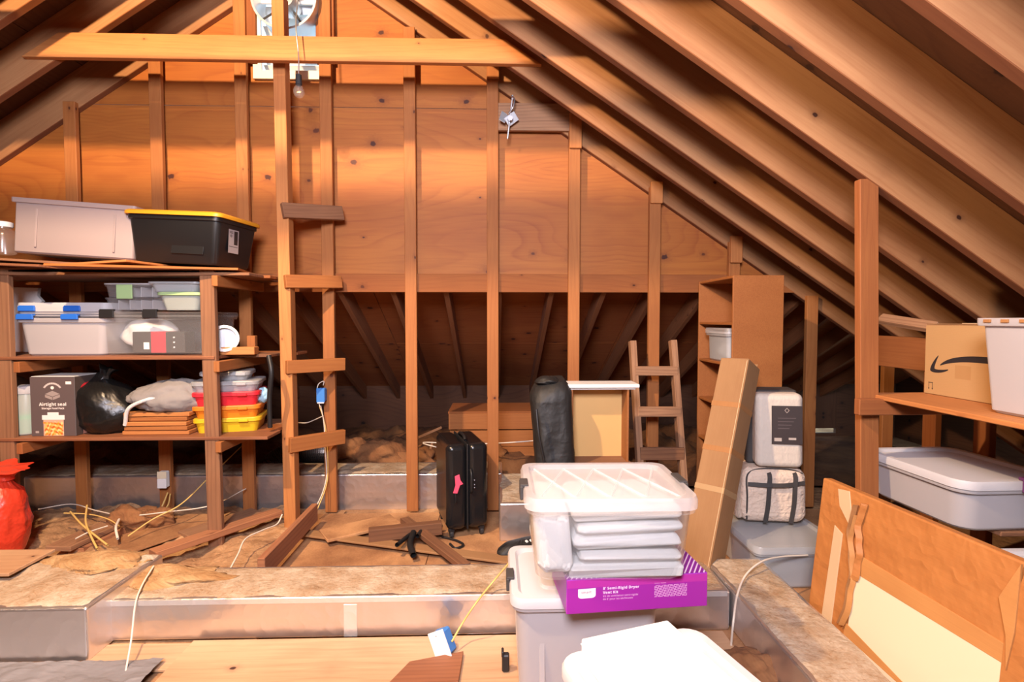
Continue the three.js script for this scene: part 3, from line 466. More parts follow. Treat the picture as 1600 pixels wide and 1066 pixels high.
// the stack in front: a lidded bin, the purple carton, the bin of towels
bin('storage_bin', 'large frosted bin standing on the floor beneath the purple carton', 'bin', { w: 0.57, h: 0.37, d: 0.46, pos: V(0.343, 0.024, -2.13), mat: M.frost, lid: M.frostlid, panel: true, ribs: true, taper: 0.03, latches: [[-1, 0.1, M.darkgrey, 0.09]], lidH: 0.025 });
{
  const front = canvasTex(1024, 256, (g, w, h) => {
    g.fillStyle = '#a32a9c'; g.fillRect(0, 0, w, h); g.fillStyle = '#b8339c'; g.fillRect(0, 0, w, 70); g.fillStyle = '#a32a9c'; g.fillRect(0, 60, w, h);
    g.fillStyle = '#fff6ee'; g.beginPath(); g.moveTo(78, 70); g.lineTo(204, 66); g.lineTo(204, 118); g.quadraticCurveTo(204, 138, 176, 141); g.lineTo(108, 143); g.quadraticCurveTo(78, 141, 78, 122); g.fill();
    g.fillStyle = '#b48a9a'; g.font = 'bold 26px sans-serif'; g.fillText('smart', 100, 105);
    g.fillStyle = '#fbe3ee'; g.font = 'bold 29px sans-serif'; g.fillText("8' Semi-Rigid Dryer", 256, 84); g.fillText('Vent Kit', 256, 116);
    g.font = '20px sans-serif'; g.fillStyle = '#eebfdd'; g.fillText('Kit de ventilation semi-rigide', 256, 141); g.fillText("de 8' pour les sécheuses", 256, 164);
    g.font = '10px sans-serif'; g.fillText('Contents / Matériel', 632, 60); for (let y = 72; y < 162; y += 8) for (let x = 632; x < 868; x += 9) { if ((x * 7 + y * 13) % 5) g.fillRect(x, y, 7, 4.5); }
  });
  const top = canvasTex(512, 256, (g, w, h) => { g.fillStyle = '#8a2390'; g.fillRect(0, 0, w, h); g.strokeStyle = '#f3d6ea'; g.lineWidth = 5; for (let x = -h; x < w + h; x += 18) { g.beginPath(); g.moveTo(x, h); g.lineTo(x + h * 0.7, 0); g.stroke(); } });
  const w = 0.515, h = 0.122, d = 0.27, t = thing('carton', 'purple dryer vent kit carton lying under the bin of towels', 'box', WH(992, 954, 0.422).add(V(0, 0, -d / 2)), 0.08);
  part('carton_body', cbox(w, h, d, 0.002), M.purple, t, V(0, h / 2, 0));
  part('printed_front', new THREE.PlaneGeometry(w - 0.004, h - 0.004), std({ map: front, roughness: 0.4 }), t, V(0, h / 2, d / 2 + 0.0006));
  part('printed_top', new THREE.PlaneGeometry(w - 0.004, d - 0.004), std({ map: top, roughness: 0.4 }), t, V(0, h + 0.0006, 0), [-Math.PI / 2, 0, 0]);
  part('end_flap', cbox(0.003, h * 0.8, d * 0.9, 0.001), M.white, t, V(w / 2 + 0.003, h * 0.52, 0), [0, 0, -0.03]);
}
bin('towel_bin', 'clear lidded bin full of folded white towels on the purple carton', 'bin', { w: 0.59, h: 0.27, d: 0.45, pos: V(0.4, 0.546, -1.965), turn: -0.01, mat: M.clear, lid: M.milky, diamonds: true, taper: 0.035, r: 0.05, latches: [[-1, 0.1, M.darkgrey, 0.09], [1, 0.0, M.darkgrey, 0.12]], lidH: 0.03 });
{
  const towel = (w, h, d, s) => {        // folded cloth: layers rounded at the fold towards the front
    const layers = [], n = 1; for (let i = 0; i < n; i++) { const lh = h / n, g = new RoundedBoxGeometry(w - 0.01 * i, lh * 1.04, d, 14, lh * (s ? 0.49 : 0.24)); warp(g, (v) => { v.y += fbm(v.x * 6 + s, v.z * 5, i, 3) * 0.03 - 0.012 * sstep(-0.05, -0.2, v.x); v.z += 0.012 * Math.cos(v.y / lh * 6.2) * (v.z > 0 ? 1 : 0); v.x += fbm(v.y * 30, v.z * 6, s, 3) * 0.02; v.z += fbm(v.x * 5, s + i * 2, 1, 3) * 0.03; }); layers.push(move(g, 0, lh * (i + 0.5), 0)); }
    return merge(layers);
  };
  const say = ['lowest', 'second from the bottom', 'third from the bottom', 'fourth from the bottom', 'fifth from the bottom']; let y = 0.5505;
  for (let i = 0; i < 5; i++) { const h = [0.05, 0.048, 0.047, 0.05, 0.046][i]; one('folded_towel', towel([0.4, 0.36, 0.38, 0.37, 0.38][i], h, 0.35, i * 3.3), M.towel, 'white folded towel, ' + say[i] + ' of the pile in the clear bin', 'towel', V(0.462 + [0, 0.004, -0.004, 0.006, -0.004][i], y, -1.955), [0, rnd(-0.05, 0.05), i === 3 ? 0.03 : 0], 'towels in the clear bin'); y += h + 0.002; }
  const g = new RoundedBoxGeometry(0.125, 0.235, 0.36, 12, 0.045); warp(g, (v) => { v.x += fbm(v.y * 9, v.z * 8, 3, 4) * 0.04; v.z += fbm(v.x * 12, v.y * 11, 8, 4) * 0.035; v.y += fbm(v.x * 8, v.z * 6, 5, 3) * 0.02; }); one('bath_mat', g, M.towel, 'bunched white cloth standing beside the towel pile in the clear bin', 'cloth', V(0.2, 0.682, -1.95), [0, 0, 0]);
}
{ // nearest bin with a white box on its lid
  const a = 0.30, e1 = V(Math.cos(a), 0, -Math.sin(a)), e2 = V(Math.sin(a), 0, Math.cos(a));
  bin('storage_bin', 'frosted lidded bin with a white foam box lying on top', 'bin', { w: 0.46, h: 0.465, d: 0.6, pos: V(0.386, 0.0, -1.507).add(e2.clone().multiplyScalar(0.31)).setY(0.024), turn: a, mat: M.frost, lid: M.frostlid, lidH: 0.02, taper: 0.03, r: 0.06 });
  const c = V(0.239, 0, -1.43).add(e1.clone().multiplyScalar(0.14)).add(e2.clone().multiplyScalar(0.21)), t = thing('foam_box', 'bright white foam box lying on the frosted lidded bin', 'box', c.setY(0.4985), a);
  part('foam_block', new RoundedBoxGeometry(0.285, 0.06, 0.42, 2, 0.006), M.foam, t, V(0, 0.031, 0)); part('lid_seam', cbox(0.287, 0.002, 0.422, 0.0005), M.white, t, V(0, 0.045, 0));
}
{ // panel wrapped in brown paper, standing along the duct branch
  const L = 1.35, H = 0.73, D = 0.045, t = thing('wrapped_panel', 'large flat panel wrapped in torn brown paper with a pale bare window', 'package', V(1.442, 0.002, -2.325), 0.087); t.rotation.order = 'YXZ'; t.rotation.z = -0.1;
  const pg = new RoundedBoxGeometry(D, H, L, 5, 0.008), p = pg.attributes.position, uv = pg.attributes.uv; for (let i = 0; i < p.count; i++) uv.setXY(i, p.getZ(i), p.getY(i)); pg.translate(0, 0, L / 2); part('paper_wrap', pg, M.kraft, t, V(0, H / 2, 0));
  const put = (name, pts, th, m, x = 0) => { const g = extrude(pts, th, 0.001); g.rotateY(-Math.PI / 2); return part(name, g, m, t, V(-D / 2 - x, 0, 0)); };      // drawn as (along, up), its thickness towards the ridge
  put('bare_board', [[0.24, 0.06], [0.84, 0.06], [0.835, 0.418], [0.24, 0.412]], 0.0015, M.cream);
  put('paper_strip', [[0.232, 0.405], [0.85, 0.41], [0.85, 0.468], [0.232, 0.486]], 0.0035, M.kraft2); put('paper_strip', [[0.2, 0.0], [0.84, 0.0], [0.84, 0.09], [0.55, 0.125], [0.23, 0.185]], 0.003, M.kraft2);
  put('tape_strip', [[0.09, 0.1], [0.15, 0.1], [0.155, 0.53], [0.105, 0.55]], 0.002, M.tapelight); put('tape_strip', [[0.1, 0.71], [0.165, 0.72], [0.2, 0.6], [0.185, 0.58], [0.12, 0.64]], 0.002, M.tapelight);
  put('end_fold', [[0.832, 0], [L, 0], [L, 0.725], [0.86, 0.725], [0.825, 0.5]], 0.005, M.kraft, 0.001); put('paper_flap', [[0.85, 0.725], [0.8, 0.6], [0.832, 0.5], [0.845, 0.4], [0.855, 0.52]], 0.006, M.kraft2, 0.006); put('tape_strip', [[0.9, 0.02], [0.96, 0.02], [0.965, 0.66], [0.91, 0.66]], 0.002, M.tapelight, 0.007);
  const ring = (y0, y1, z, a, s, wz, m) => { const rings = []; for (let i = 0; i <= 44; i++) { const k = i / 44, y = y0 + (y1 - y0) * k, zz = z + a * fbm(k * 3.2 + s, 1.3, 0.2, 2) + 0.02 * (k - 0.5), w = wz * (0.7 + 0.8 * Math.abs(n3(k * 3.5 + s, 4.4))); rings.push([V(0.002, y, zz - w * 0.3), V(-0.02 - 0.012 * n3(k * 5, s), y, zz - w), V(-0.026, y, zz - w * 0.6), V(-0.008, y, zz + w * 0.8)]); } part('torn_edge', loft(rings, true, 0.6), m, t, V(-D / 2 - 0.001, 0, 0)); };
  ring(0.17, 0.64, 0.238, 0.07, 2.2, 0.007, M.kraft2); ring(0.38, 0.7, 0.262, 0.05, 2.5, 0.013, M.kraft); ring(0.17, 0.68, 0.226, 0.07, 2.2, 0.006, M.carddark);
}
// bins and boxes on the side shelf
{
  const face = canvasTex(1024, 640, (g, w, h) => {
    g.fillStyle = '#c79a63'; g.fillRect(0, 0, w, h); for (let i = 0; i < 2600; i++) { g.fillStyle = `rgba(${120 + (i * 37) % 90},${80 + (i * 53) % 70},${40 + (i * 29) % 50},0.10)`; g.fillRect((i * 733) % w, (i * 397) % h, 14, 2); }
    g.fillStyle = 'rgba(170,120,66,0.35)'; g.fillRect(330, 350, 160, 120);
    g.fillStyle = '#241a1c'; g.beginPath(); g.moveTo(170, 362); g.bezierCurveTo(260, 270, 480, 248, 790, 262); g.lineTo(793, 322); g.bezierCurveTo(560, 305, 330, 310, 175, 368); g.fill();
    g.beginPath(); g.moveTo(150, 275); g.bezierCurveTo(108, 310, 56, 390, 62, 420); g.bezierCurveTo(80, 452, 210, 440, 262, 402); g.lineTo(258, 396); g.bezierCurveTo(200, 408, 130, 412, 112, 402); g.bezierCurveTo(104, 380, 138, 310, 152, 280); g.fill();
    g.lineWidth = 5; g.strokeStyle = '#2e2220'; for (const x of [52, 92]) { g.beginPath(); g.moveTo(x, 540); g.lineTo(x, 596); g.stroke(); g.fillStyle = '#2e2220'; g.beginPath(); g.moveTo(x - 9, 586); g.lineTo(x + 9, 586); g.lineTo(x, 602); g.fill(); } g.strokeRect(48, 534, 48, 2);
  });
  const w = 0.4, h = 0.318, d = 0.5, t = thing('cardboard_box', 'brown cardboard box printed with a curved black arrow on the side shelf', 'box', V(1.99 + w / 2, 1.11, -2.375 + d / 2));
  part('carton_body', cbox(w, h, d, 0.004), M.card, t, V(0, h / 2, 0)); part('printed_side', new THREE.PlaneGeometry(d - 0.006, h - 0.006), std({ map: face, color: lin(0.72, 0.74, 0.78), roughness: 0.8 }), t, V(-w / 2 - 0.0007, h / 2, 0), [0, -Math.PI / 2, 0]);
  part('flap', cbox(w / 2 - 0.002, 0.004, d - 0.004, 0.001), M.card, t, V(-w / 4, h + 0.003, 0)); part('flap', cbox(w / 2 - 0.002, 0.004, d - 0.004, 0.001), M.card, t, V(w / 4, h + 0.003, 0)); part('packing_tape', cbox(0.06, 0.002, d - 0.002, 0.0005), M.tapelight, t, V(0, h + 0.006, 0));
  const b = bin('slotted_bin', 'tall frosted bin with a slotted rim beside the arrow box', 'bin', { w: 0.4, h: 0.345, d: 0.5, pos: V(1.985, 1.112, -1.66), mat: M.frost, taper: 0.035, r: 0.02 });
  for (let i = 0; i < 7; i++) part('rim_slot', cbox(0.006, 0.012, 0.028, 0.001), M.carddark, b, V(-0.2 - 0.002, 0.334, 0.2 - i * 0.066));
}
bin('flat_bin', 'wide shallow frosted bin with purple latches under the side shelf', 'bin', { w: 0.46, h: 0.185, d: 0.55, pos: V(2.03, 0.615, -2.235), turn: 0.03, mat: M.frost, lid: M.frostlid, lidH: 0.022, taper: 0.03, latches: [[0.1, 1, M.purplelatch, 0.09]], r: 0.07 });
{ const g = tuft(0.11, 0.05, 0.1, 4, 5); one('crumpled_cloth', g, M.quiltwhite, 'crumpled pale cloth inside the wide shallow bin with purple latches', 'cloth', V(2.0, 0.69, -2.1)); }
bin('small_bin', 'small frosted box standing beneath the wide shallow bin', 'bin', { w: 0.36, h: 0.13, d: 0.35, pos: V(2.03, 0.425, -1.745), mat: M.frost, lid: M.frostlid, lidH: 0.02, taper: 0.02, r: 0.04 });
{ const t = thing('low_carton', 'brown carton with a pale rim under the small frosted box', 'box', V(2.03, 0, -1.82)); part('carton_body', cbox(0.46, 0.4, 0.62, 0.004), M.carddark, t, V(0, 0.2, 0)); part('pale_rim', cbox(0.47, 0.018, 0.63, 0.003), M.white, t, V(0, 0.411, 0)); }
// bag of bedding on a bin, a comforter standing on it
bin('grey_bin', 'clear grey bin with odds and ends below the quilted bedding bag', 'bin', { w: 0.5, h: 0.215, d: 0.6, pos: V(1.63, 0.002, -3.0), turn: -0.0, mat: M.clear2, lid: M.clear2, lidH: 0.025, taper: 0.03, r: 0.04 });
one('crumpled_rag', blob(0.12, 0.05, 0.14, 0.4, 1.7, 9, 4), M.fabricgrey, 'crumpled grey rag inside the clear grey bin', 'cloth', V(1.6, 0.075, -2.9));
{
  const t = thing('bedding_bag', 'beige quilted bedding bag with dark straps lying on the grey bin', 'bag', V(1.66, 0.245, -3.16), -0.12), w = 0.36, h = 0.325, d = 0.3;
  const g = new RoundedBoxGeometry(w, h, d, 10, 0.055); warp(g, (v) => { const k = 1 + 0.06 * Math.cos(v.y * 7); v.x *= k; v.z *= k; v.x += fbm(v.y * 12, v.z * 12, 2, 3) * 0.012; v.z += fbm(v.x * 14, v.y * 14, 4, 3) * 0.014; }); part('bag_body', g, M.quilt, t, V(0, h / 2, 0));
  const gg = new RoundedBoxGeometry(0.05, h * 0.93, d * 0.96, 6, 0.024); part('side_panel', gg, M.quilt, t, V(-w / 2 - 0.008, h / 2, -0.02));
  const strap = (pts) => { const tb = []; const c = new THREE.CatmullRomCurve3(pts); const n = 30; const rings = []; for (let i = 0; i <= n; i++) { const q = c.getPoint(i / n), e = c.getTangent(i / n), nn = V(0, 0.25, 1).normalize(), b = e.clone().cross(nn).normalize().multiplyScalar(0.012), k = nn.clone().multiplyScalar(0.004); rings.push([q.clone().add(b).sub(k), q.clone().add(b).add(k), q.clone().sub(b).add(k), q.clone().sub(b).sub(k)]); } return loft(rings, true, 0.5); };
  const f = d / 2 + 0.016;
  for (const x of [-0.045, 0.1]) part('strap', strap([V(x - 0.01, 0.01, f - 0.005), V(x, 0.12, f + 0.006), V(x + 0.005, 0.23, f + 0.005), V(x + 0.012, 0.29, f - 0.012), V(x + 0.005, 0.325, f - 0.07)]), M.darkgrey, t);
  part('strap', strap([V(-0.155, 0.235, f - 0.01), V(-0.05, 0.237, f + 0.008), V(0.06, 0.24, f + 0.008), V(0.165, 0.25, f - 0.012)]), M.darkgrey, t);
  part('piping', tube([V(-0.155, 0.02, f - 0.022), V(-0.16, 0.16, f - 0.005), V(-0.155, 0.29, f - 0.02), V(-0.1, 0.315, f - 0.04), V(0.1, 0.318, f - 0.04), V(0.16, 0.3, f - 0.03)], 0.005), M.darkgrey, t);
  const s = thing('comforter_pack', 'white comforter in a zipped pack with a dark label standing upright', 'bedding', V(1.68, 0.572, -3.14), -0.25);
  s.rotation.z = 0.02; const cg = new RoundedBoxGeometry(0.26, 0.44, 0.12, 8, 0.035); warp(cg, (v) => { v.z *= 1 + 0.25 * Math.cos(v.y * 5) * Math.cos(v.x * 9); v.z += fbm(v.x * 9, v.y * 20, 3, 3) * 0.006; }); part('comforter', cg, M.quiltwhite, s, V(0.02, 0.225, 0.07));
  part('pack_back', new RoundedBoxGeometry(0.29, 0.455, 0.17, 4, 0.02), M.darkgrey, s, V(0, 0.228, -0.055));
  const lab = canvasTex(256, 384, (q, w2, h2) => { q.fillStyle = '#3a3232'; q.fillRect(0, 0, w2, h2); q.strokeStyle = '#a89a90'; q.lineWidth = 5; q.beginPath(); q.moveTo(128, 24); q.lineTo(146, 46); q.lineTo(128, 70); q.lineTo(110, 46); q.closePath(); q.stroke(); q.fillStyle = '#5a5050'; for (let i = 0; i < 4; i++) q.fillRect(52, 120 + i * 34, 150 - i * 18, 8); q.fillStyle = '#b4a89e'; q.fillRect(22, 322, 62, 34); q.fillRect(142, 318, 62, 22); });
  part('paper_label', new THREE.PlaneGeometry(0.165, 0.225), std({ map: lab, roughness: 0.5 }), s, V(0.055, 0.265, 0.148));
}
// the long carton leaning on the bookcase
{
  const a = W(1096, 884, 2.72), top = W(1157, 568, 3.06), dir = top.clone().sub(a).normalize(), t = thing('long_carton', 'long narrow brown cardboard box leaning against the bookcase', 'box', V(a.x, 0.0, a.z));
  const base = a.clone().add(dir.clone().multiplyScalar(-(a.y - 0.03) / dir.y)); const L = base.distanceTo(top), g = cbox(L, 0.165, 0.17, 0.004), m = part('carton_body', g, M.card, scene); stickAt(m, base, top, V(-0.75, 0, 0.66)); t.updateMatrixWorld(true); t.attach(m);
  for (const x of [-0.12, 0.1, 0.36]) part('tape_band', cbox(0.03, 0.1662, 0.1712, 0.0005), x < 0 ? M.tape : M.carddark, m, V(x, 0, 0)); part('edge_crease', cbox(L * 0.98, 0.003, 0.1714, 0.0005), M.tapelight, m, V(0, -0.074, 0)); part('end_flap', cbox(0.02, 0.16, 0.004, 0.001), M.card, m, V(L / 2 + 0.008, 0, -0.05), [0, 0.3, 0]);
}
// drawer standing on end, on a crate
{
  const d = 3.3, x0 = W(892, 660, d).x, x1 = W(983, 660, d).x, yb = W(930, 726, d).y, yt = W(930, 606, d).y, w = x1 - x0, h = yt - yb, D = 0.15, c = 0.014, t = thing('drawer', 'pulled out drawer standing on end with a white front on top', 'drawer', V((x0 + x1) / 2, yb, -d));
  part('side_board', cbox(c, h, D), M.chip, t, V(-w / 2 + c / 2, h / 2, -D / 2)); part('side_board', cbox(c, h, D), M.chip, t, V(w / 2 - c / 2, h / 2, -D / 2)); part('end_board', cbox(w - 2 * c, c, D), M.chip, t, V(0, c / 2, -D / 2)); part('bottom_board', cbox(w, h, 0.006), std({ color: lin(0.62, 0.38, 0.14), roughness: 0.6 }), t, V(0, h / 2, -D + 0.003));
  part('white_front', cbox(w + 0.1, 0.024, D + 0.05, 0.005), M.whitepaint, t, V(0.01, h + 0.012, -D / 2)); part('front_edge', cbox(w + 0.06, 0.014, D, 0.003), M.white, t, V(0.01, h - 0.005, -D / 2 + 0.005));
  const k = thing('support_crate', 'plain wooden crate holding up the drawer behind the towels', 'crate', V((x0 + x1) / 2, 0.004, -d - 0.1)); for (const y of [0.09, 0.28, 0.46]) part('slat', cbox(0.4, 0.16, 0.3), M.old, k, V(0, y, 0)); part('crate_top', cbox(0.42, 0.012, 0.32), M.old, k, V(0, yb - 0.012, 0));
}
// folded canopy or tripod in a black bag
{
  const d = 3.22, A = W(876, 868, d), B = W(858, 596, d + 0.1), t = thing('long_black_bag', 'long black nylon carry bag standing upright by the drawer', 'bag', V(A.x, 0.0, A.z)), rings = [], L = B.y;
  for (let i = 0; i <= 26; i++) { const k = i / 26, y = 0.004 + k * (L - 0.004), c = A.clone().lerp(B, k), ring = []; for (let j = 0; j < 28; j++) { const a = -j / 28 * 2 * Math.PI, sq = Math.pow(Math.pow(Math.abs(Math.cos(a)), 5) + Math.pow(Math.abs(Math.sin(a)), 5), -0.2), r = (0.115 + 0.012 * k) * (k > 0.94 ? 1 - (k - 0.94) * 5 : 1) * (1 + 0.16 * fbm(Math.cos(a) * 2.5, k * 5, Math.sin(a) * 2.5, 4)); ring.push(V(c.x + Math.cos(a) * sq * r, y + (k > 0.9 ? Math.cos(a + 0.6) * 0.03 : 0), c.z + Math.sin(a) * sq * r)); } rings.push(ring); }
  worldPart('bag_body', loft(rings, true, 1.1), M.blacknylon, t);
  worldPart('top_fold', move(blob(0.075, 0.03, 0.08, 0.5, 1.4, 3, 4), B.x - 0.005, B.y + 0.005, B.z), M.blacknylon, t);
  worldPart('carry_strap', tube([W(838, 640, d - 0.12), W(842, 680, d - 0.15), W(850, 720, d - 0.14), W(856, 760, d - 0.13)], 0.008), M.black, t);
}
// suitcase
{
  const d = 3.5, t = thing('suitcase', 'glossy black hard shell suitcase with a pink luggage tag', 'suitcase', V(W(718, 840, d).x, 0.0, -d - 0.15), 0.28), w = 0.285, h = 0.575, D = 0.44, y0 = 0.058;
  const ribs = (g, s) => warp(g, (v) => { if (Math.abs(v.y) < h / 2 - 0.05) { const q = 0.003 * Math.max(0, Math.sin(v.z * 75)); v.x += s * q; } });
  for (const s of [-1, 1]) part('shell', ribs(new RoundedBoxGeometry(w / 2 - 0.004, h, D, 8, 0.045), s), M.blackgloss, t, V(s * w / 4, y0 + h / 2, 0));
  part('zipper_band', new RoundedBoxGeometry(0.012, h - 0.004, D - 0.004, 4, 0.04), M.black, t, V(0, y0 + h / 2, 0));
  part('handle', tube([V(0.01, y0 + h - 0.002, -0.1), V(0.01, y0 + h + 0.016, -0.07), V(0.01, y0 + h + 0.016, 0.07), V(0.01, y0 + h - 0.002, 0.1)], 0.011, 30, 8), M.black, t);
  part('handle', tube([V(0.02, y0 + 0.25, D / 2 - 0.002), V(0.02, y0 + 0.27, D / 2 + 0.018), V(0.02, y0 + 0.38, D / 2 + 0.018), V(0.02, y0 + 0.4, D / 2 - 0.002)], 0.009, 24, 7), M.black, t);
  for (const y of [0.28, 0.3, 0.33]) part('lock_dial', new THREE.SphereGeometry(0.005, 10, 8), M.metal, t, V(0.045, y0 + y, D / 2 + 0.001));
  for (const sx of [-1, 1]) for (const sz of [-1, 1]) { const wg = round([[0.008, -0.013], [0.024, -0.011], [0.026, 0], [0.024, 0.011], [0.008, 0.013]], 20); wg.rotateZ(Math.PI / 2); const c = V(sx * (w / 2 - 0.04), 0.027, sz * (D / 2 - 0.045)); part('wheel', wg, M.rubber, t, c); part('wheel_fork', cbox(0.04, 0.03, 0.035, 0.006), M.black, t, c.clone().setY(0.052)); }
  const tg = extrude([[-0.018, 0.05], [0.012, 0.06], [0.02, 0.02], [0.038, -0.005], [0.016, -0.012], [-0.002, -0.065], [-0.03, -0.06], [-0.014, -0.01]], 0.004, 0.001); part('luggage_tag', tg, M.pink, t, V(-w / 4, y0 + 0.32, D / 2 + 0.008)); part('tag_strap', tube([V(-w / 4 - 0.016, y0 + 0.26, D / 2 + 0.008), V(-w / 4 - 0.012, y0 + 0.22, D / 2 + 0.012), V(-w / 4 - 0.014, y0 + 0.19, D / 2 + 0.006)], 0.004, 12), M.black, t);
}

// ---------------------------------------------------------------- things on the built-in shelves
const S3 = 1.745, S2 = 1.222, S1 = 0.716;
{ // top shelf
  const b = bin('storage_bin', 'big pinkish frosted bin tilted on the heap of boards over the shelves', 'bin', { w: 0.735, h: 0.34, d: 0.42, pos: V(-2.675, 1.852, -3.61), mat: M.pinkfrost, taper: 0.014, r: 0.02 }); b.rotation.set(0, 0.06, -0.06); for (const x of [-0.22, 0.24]) part('rib', cbox(0.012, 0.24, 0.006, 0.002), M.pinkfrost, b, V(x, 0.16, 0.2), [-0.03, 0, 0]);
  const t = thing('tote', 'black plastic tote with a yellow lid tilted on the top shelf', 'tote', V(-2.0, 1.808, -3.56), -0.16); t.rotation.z = -0.06; const w = 0.64, h = 0.3, d = 0.42, k = 0.035;
  part('tub', loft([rrect(w - 2 * k - 0.02, d - 2 * k - 0.02, 0.03, 0), rrect(w - 2 * k, d - 2 * k, 0.035, 0.012), rrect(w - 0.02, d - 0.02, 0.04, h - 0.035), rrect(w, d, 0.045, h - 0.03), rrect(w, d, 0.045, h), rrect(w - 0.02, d - 0.02, 0.04, h)]), M.totebl, t);
  part('lid', loft([rrect(w + 0.03, d + 0.03, 0.05, h - 0.006), rrect(w + 0.03, d + 0.03, 0.05, h + 0.012), rrect(w + 0.005, d + 0.005, 0.045, h + 0.022), rrect(w - 0.08, d - 0.08, 0.04, h + 0.022), rrect(w - 0.1, d - 0.1, 0.04, h + 0.014)]), M.yellow, t);
  part('label_panel', cbox(0.22, 0.06, 0.003, 0.001), M.totebl, t, V(0.1, 0.09, d / 2 - 0.0245), [-0.11, 0, 0]);
  const st = canvasTex(128, 256, (g, w2, h2) => { g.fillStyle = '#a39a98'; g.fillRect(0, 0, w2, h2); g.fillStyle = '#2a2626'; g.fillRect(70, 12, 46, 150); g.fillRect(16, 20, 40, 6); g.fillRect(16, 34, 40, 6); g.font = 'bold 40px sans-serif'; g.fillText('0', 22, 84); g.fillRect(10, 182, 108, 6); });
  part('paper_sticker', new THREE.PlaneGeometry(0.1, 0.15), std({ map: st, roughness: 0.5 }), t, V(w / 2 - 0.0125, 0.165, 0.04), [0, Math.PI / 2, 0.0]);
  const j = thing('glass_jar', 'small clear jar beside the pinkish frosted bin on the top shelf', 'jar', V(W(6, 392, 3.5).x, 1.87, -3.5)); part('jar_body', round([[0.05, 0], [0.065, 0.01], [0.068, 0.12], [0.06, 0.15], [0.045, 0.165], [0.045, 0.18]]), M.clear, j); part('lid', round([[0.05, 0.175], [0.052, 0.18], [0.052, 0.205], [0.04, 0.21]]), M.white, j);
}
{ // middle shelf
  const d = 3.42, cx = W(95, 520, d).x;
  bin('latched_bin', 'white frosted bin with blue latches under a shallow twin', 'bin', { w: 0.56, h: 0.24, d: 0.38, pos: V(cx, S2, -3.6), mat: M.frost, taper: 0.035, r: 0.04, latchH: 0.03, latches: [[-0.36, 1, M.blue, 0.105], [0.13, 1, M.blue, 0.105]] });
  bin('latched_bin', 'shallow white frosted bin with blue latches stacked on its deeper twin', 'bin', { w: 0.57, h: 0.05, d: 0.38, pos: V(cx, S2 + 0.243, -3.62), mat: M.frost, lid: M.frostlid, lidH: 0.045, taper: 0.01, r: 0.04, latchH: 0.03, latches: [[-0.36, 1, M.blue, 0.105], [0.13, 1, M.blue, 0.105]] });
  const lin2 = new RoundedBoxGeometry(0.44, 0.17, 0.27, 8, 0.04); warp(lin2, (v) => { v.y += fbm(v.x * 7, v.z * 7, 2, 3) * 0.05; }); one('folded_linen', lin2, M.towel, 'white linen lying inside the deeper bin with blue latches', 'linen', V(cx, S2 + 0.11, -3.62));
  const bx = W(240, 520, d).x;
  bin('latched_bin', 'clear bin with black latches holding a dark red striped box', 'bin', { w: 0.69, h: 0.26, d: 0.4, pos: V(bx, S2, -3.62), mat: M.clear, lid: M.clear, taper: 0.025, lidH: 0.02, r: 0.03, latches: [[-0.41, 1, M.black, 0.09], [-0.02, 1, M.black, 0.09]] });
  const k = thing('striped_box', 'dark grey box with a red stripe inside the clear bin', 'box', V(W(243, 540, d).x, S2 + 0.016, -3.51)); part('box_body', cbox(0.33, 0.135, 0.12, 0.004), M.darkgrey, k, V(0, 0.068, 0)); part('red_stripe', cbox(0.095, 0.137, 0.123, 0.002), M.redbox, k, V(0.0, 0.068, 0)); part('white_label', cbox(0.035, 0.045, 0.002, 0.0005), M.white, k, V(-0.075, 0.045, 0.061)); for (let i = 0; i < 3; i++) part('lamp_dot', new THREE.SphereGeometry(0.006, 8, 6), M.white, k, V(0.1, 0.035 + i * 0.032, 0.061));
  one('crumpled_sheet', blob(0.17, 0.11, 0.15, 0.4, 1.5, 5, 5, 0.5), M.towel, 'crumpled white sheet inside the clear bin with black latches', 'cloth', V(W(200, 540, d).x, S2 + 0.13, -3.66));
  // small divided case, bowls
  const c = thing('divided_case', 'small clear divided case with green clips on the black latched bin', 'case', V(W(203, 490, d).x, S2 + 0.29, -3.56)); const cw = 0.36, ch = 0.165, cd = 0.2;
  for (let r = 0; r < 2; r++) { part('tray', loft([rrect(cw - 0.02, cd - 0.02, 0.015, r * ch / 2 + 0.002), rrect(cw, cd, 0.02, (r + 1) * ch / 2 - 0.012), rrect(cw + 0.012, cd + 0.012, 0.02, (r + 1) * ch / 2 - 0.01), rrect(cw + 0.012, cd + 0.012, 0.02, (r + 1) * ch / 2 - 0.002), rrect(cw - 0.006, cd - 0.006, 0.02, (r + 1) * ch / 2 - 0.002), rrect(cw - 0.026, cd - 0.026, 0.015, r * ch / 2 + 0.006)]), M.clear, c); for (let i = 1; i < 5; i++) part('divider', cbox(0.003, ch / 2 - 0.02, cd - 0.03, 0.001), M.frostlid, c, V(-cw / 2 + i * cw / 5, r * ch / 2 + 0.035, 0)); }
  part('lid', loft([rrect(cw + 0.016, cd + 0.016, 0.02, ch), rrect(cw + 0.016, cd + 0.016, 0.02, ch + 0.008), rrect(cw - 0.02, cd - 0.02, 0.02, ch + 0.01)]), M.frostlid, c); part('clip', cbox(0.1, ch * 0.55, 0.008, 0.003), M.greenlid, c, V(-0.05, ch * 0.72, cd / 2 + 0.012));
  const px = W(280, 490, d).x;
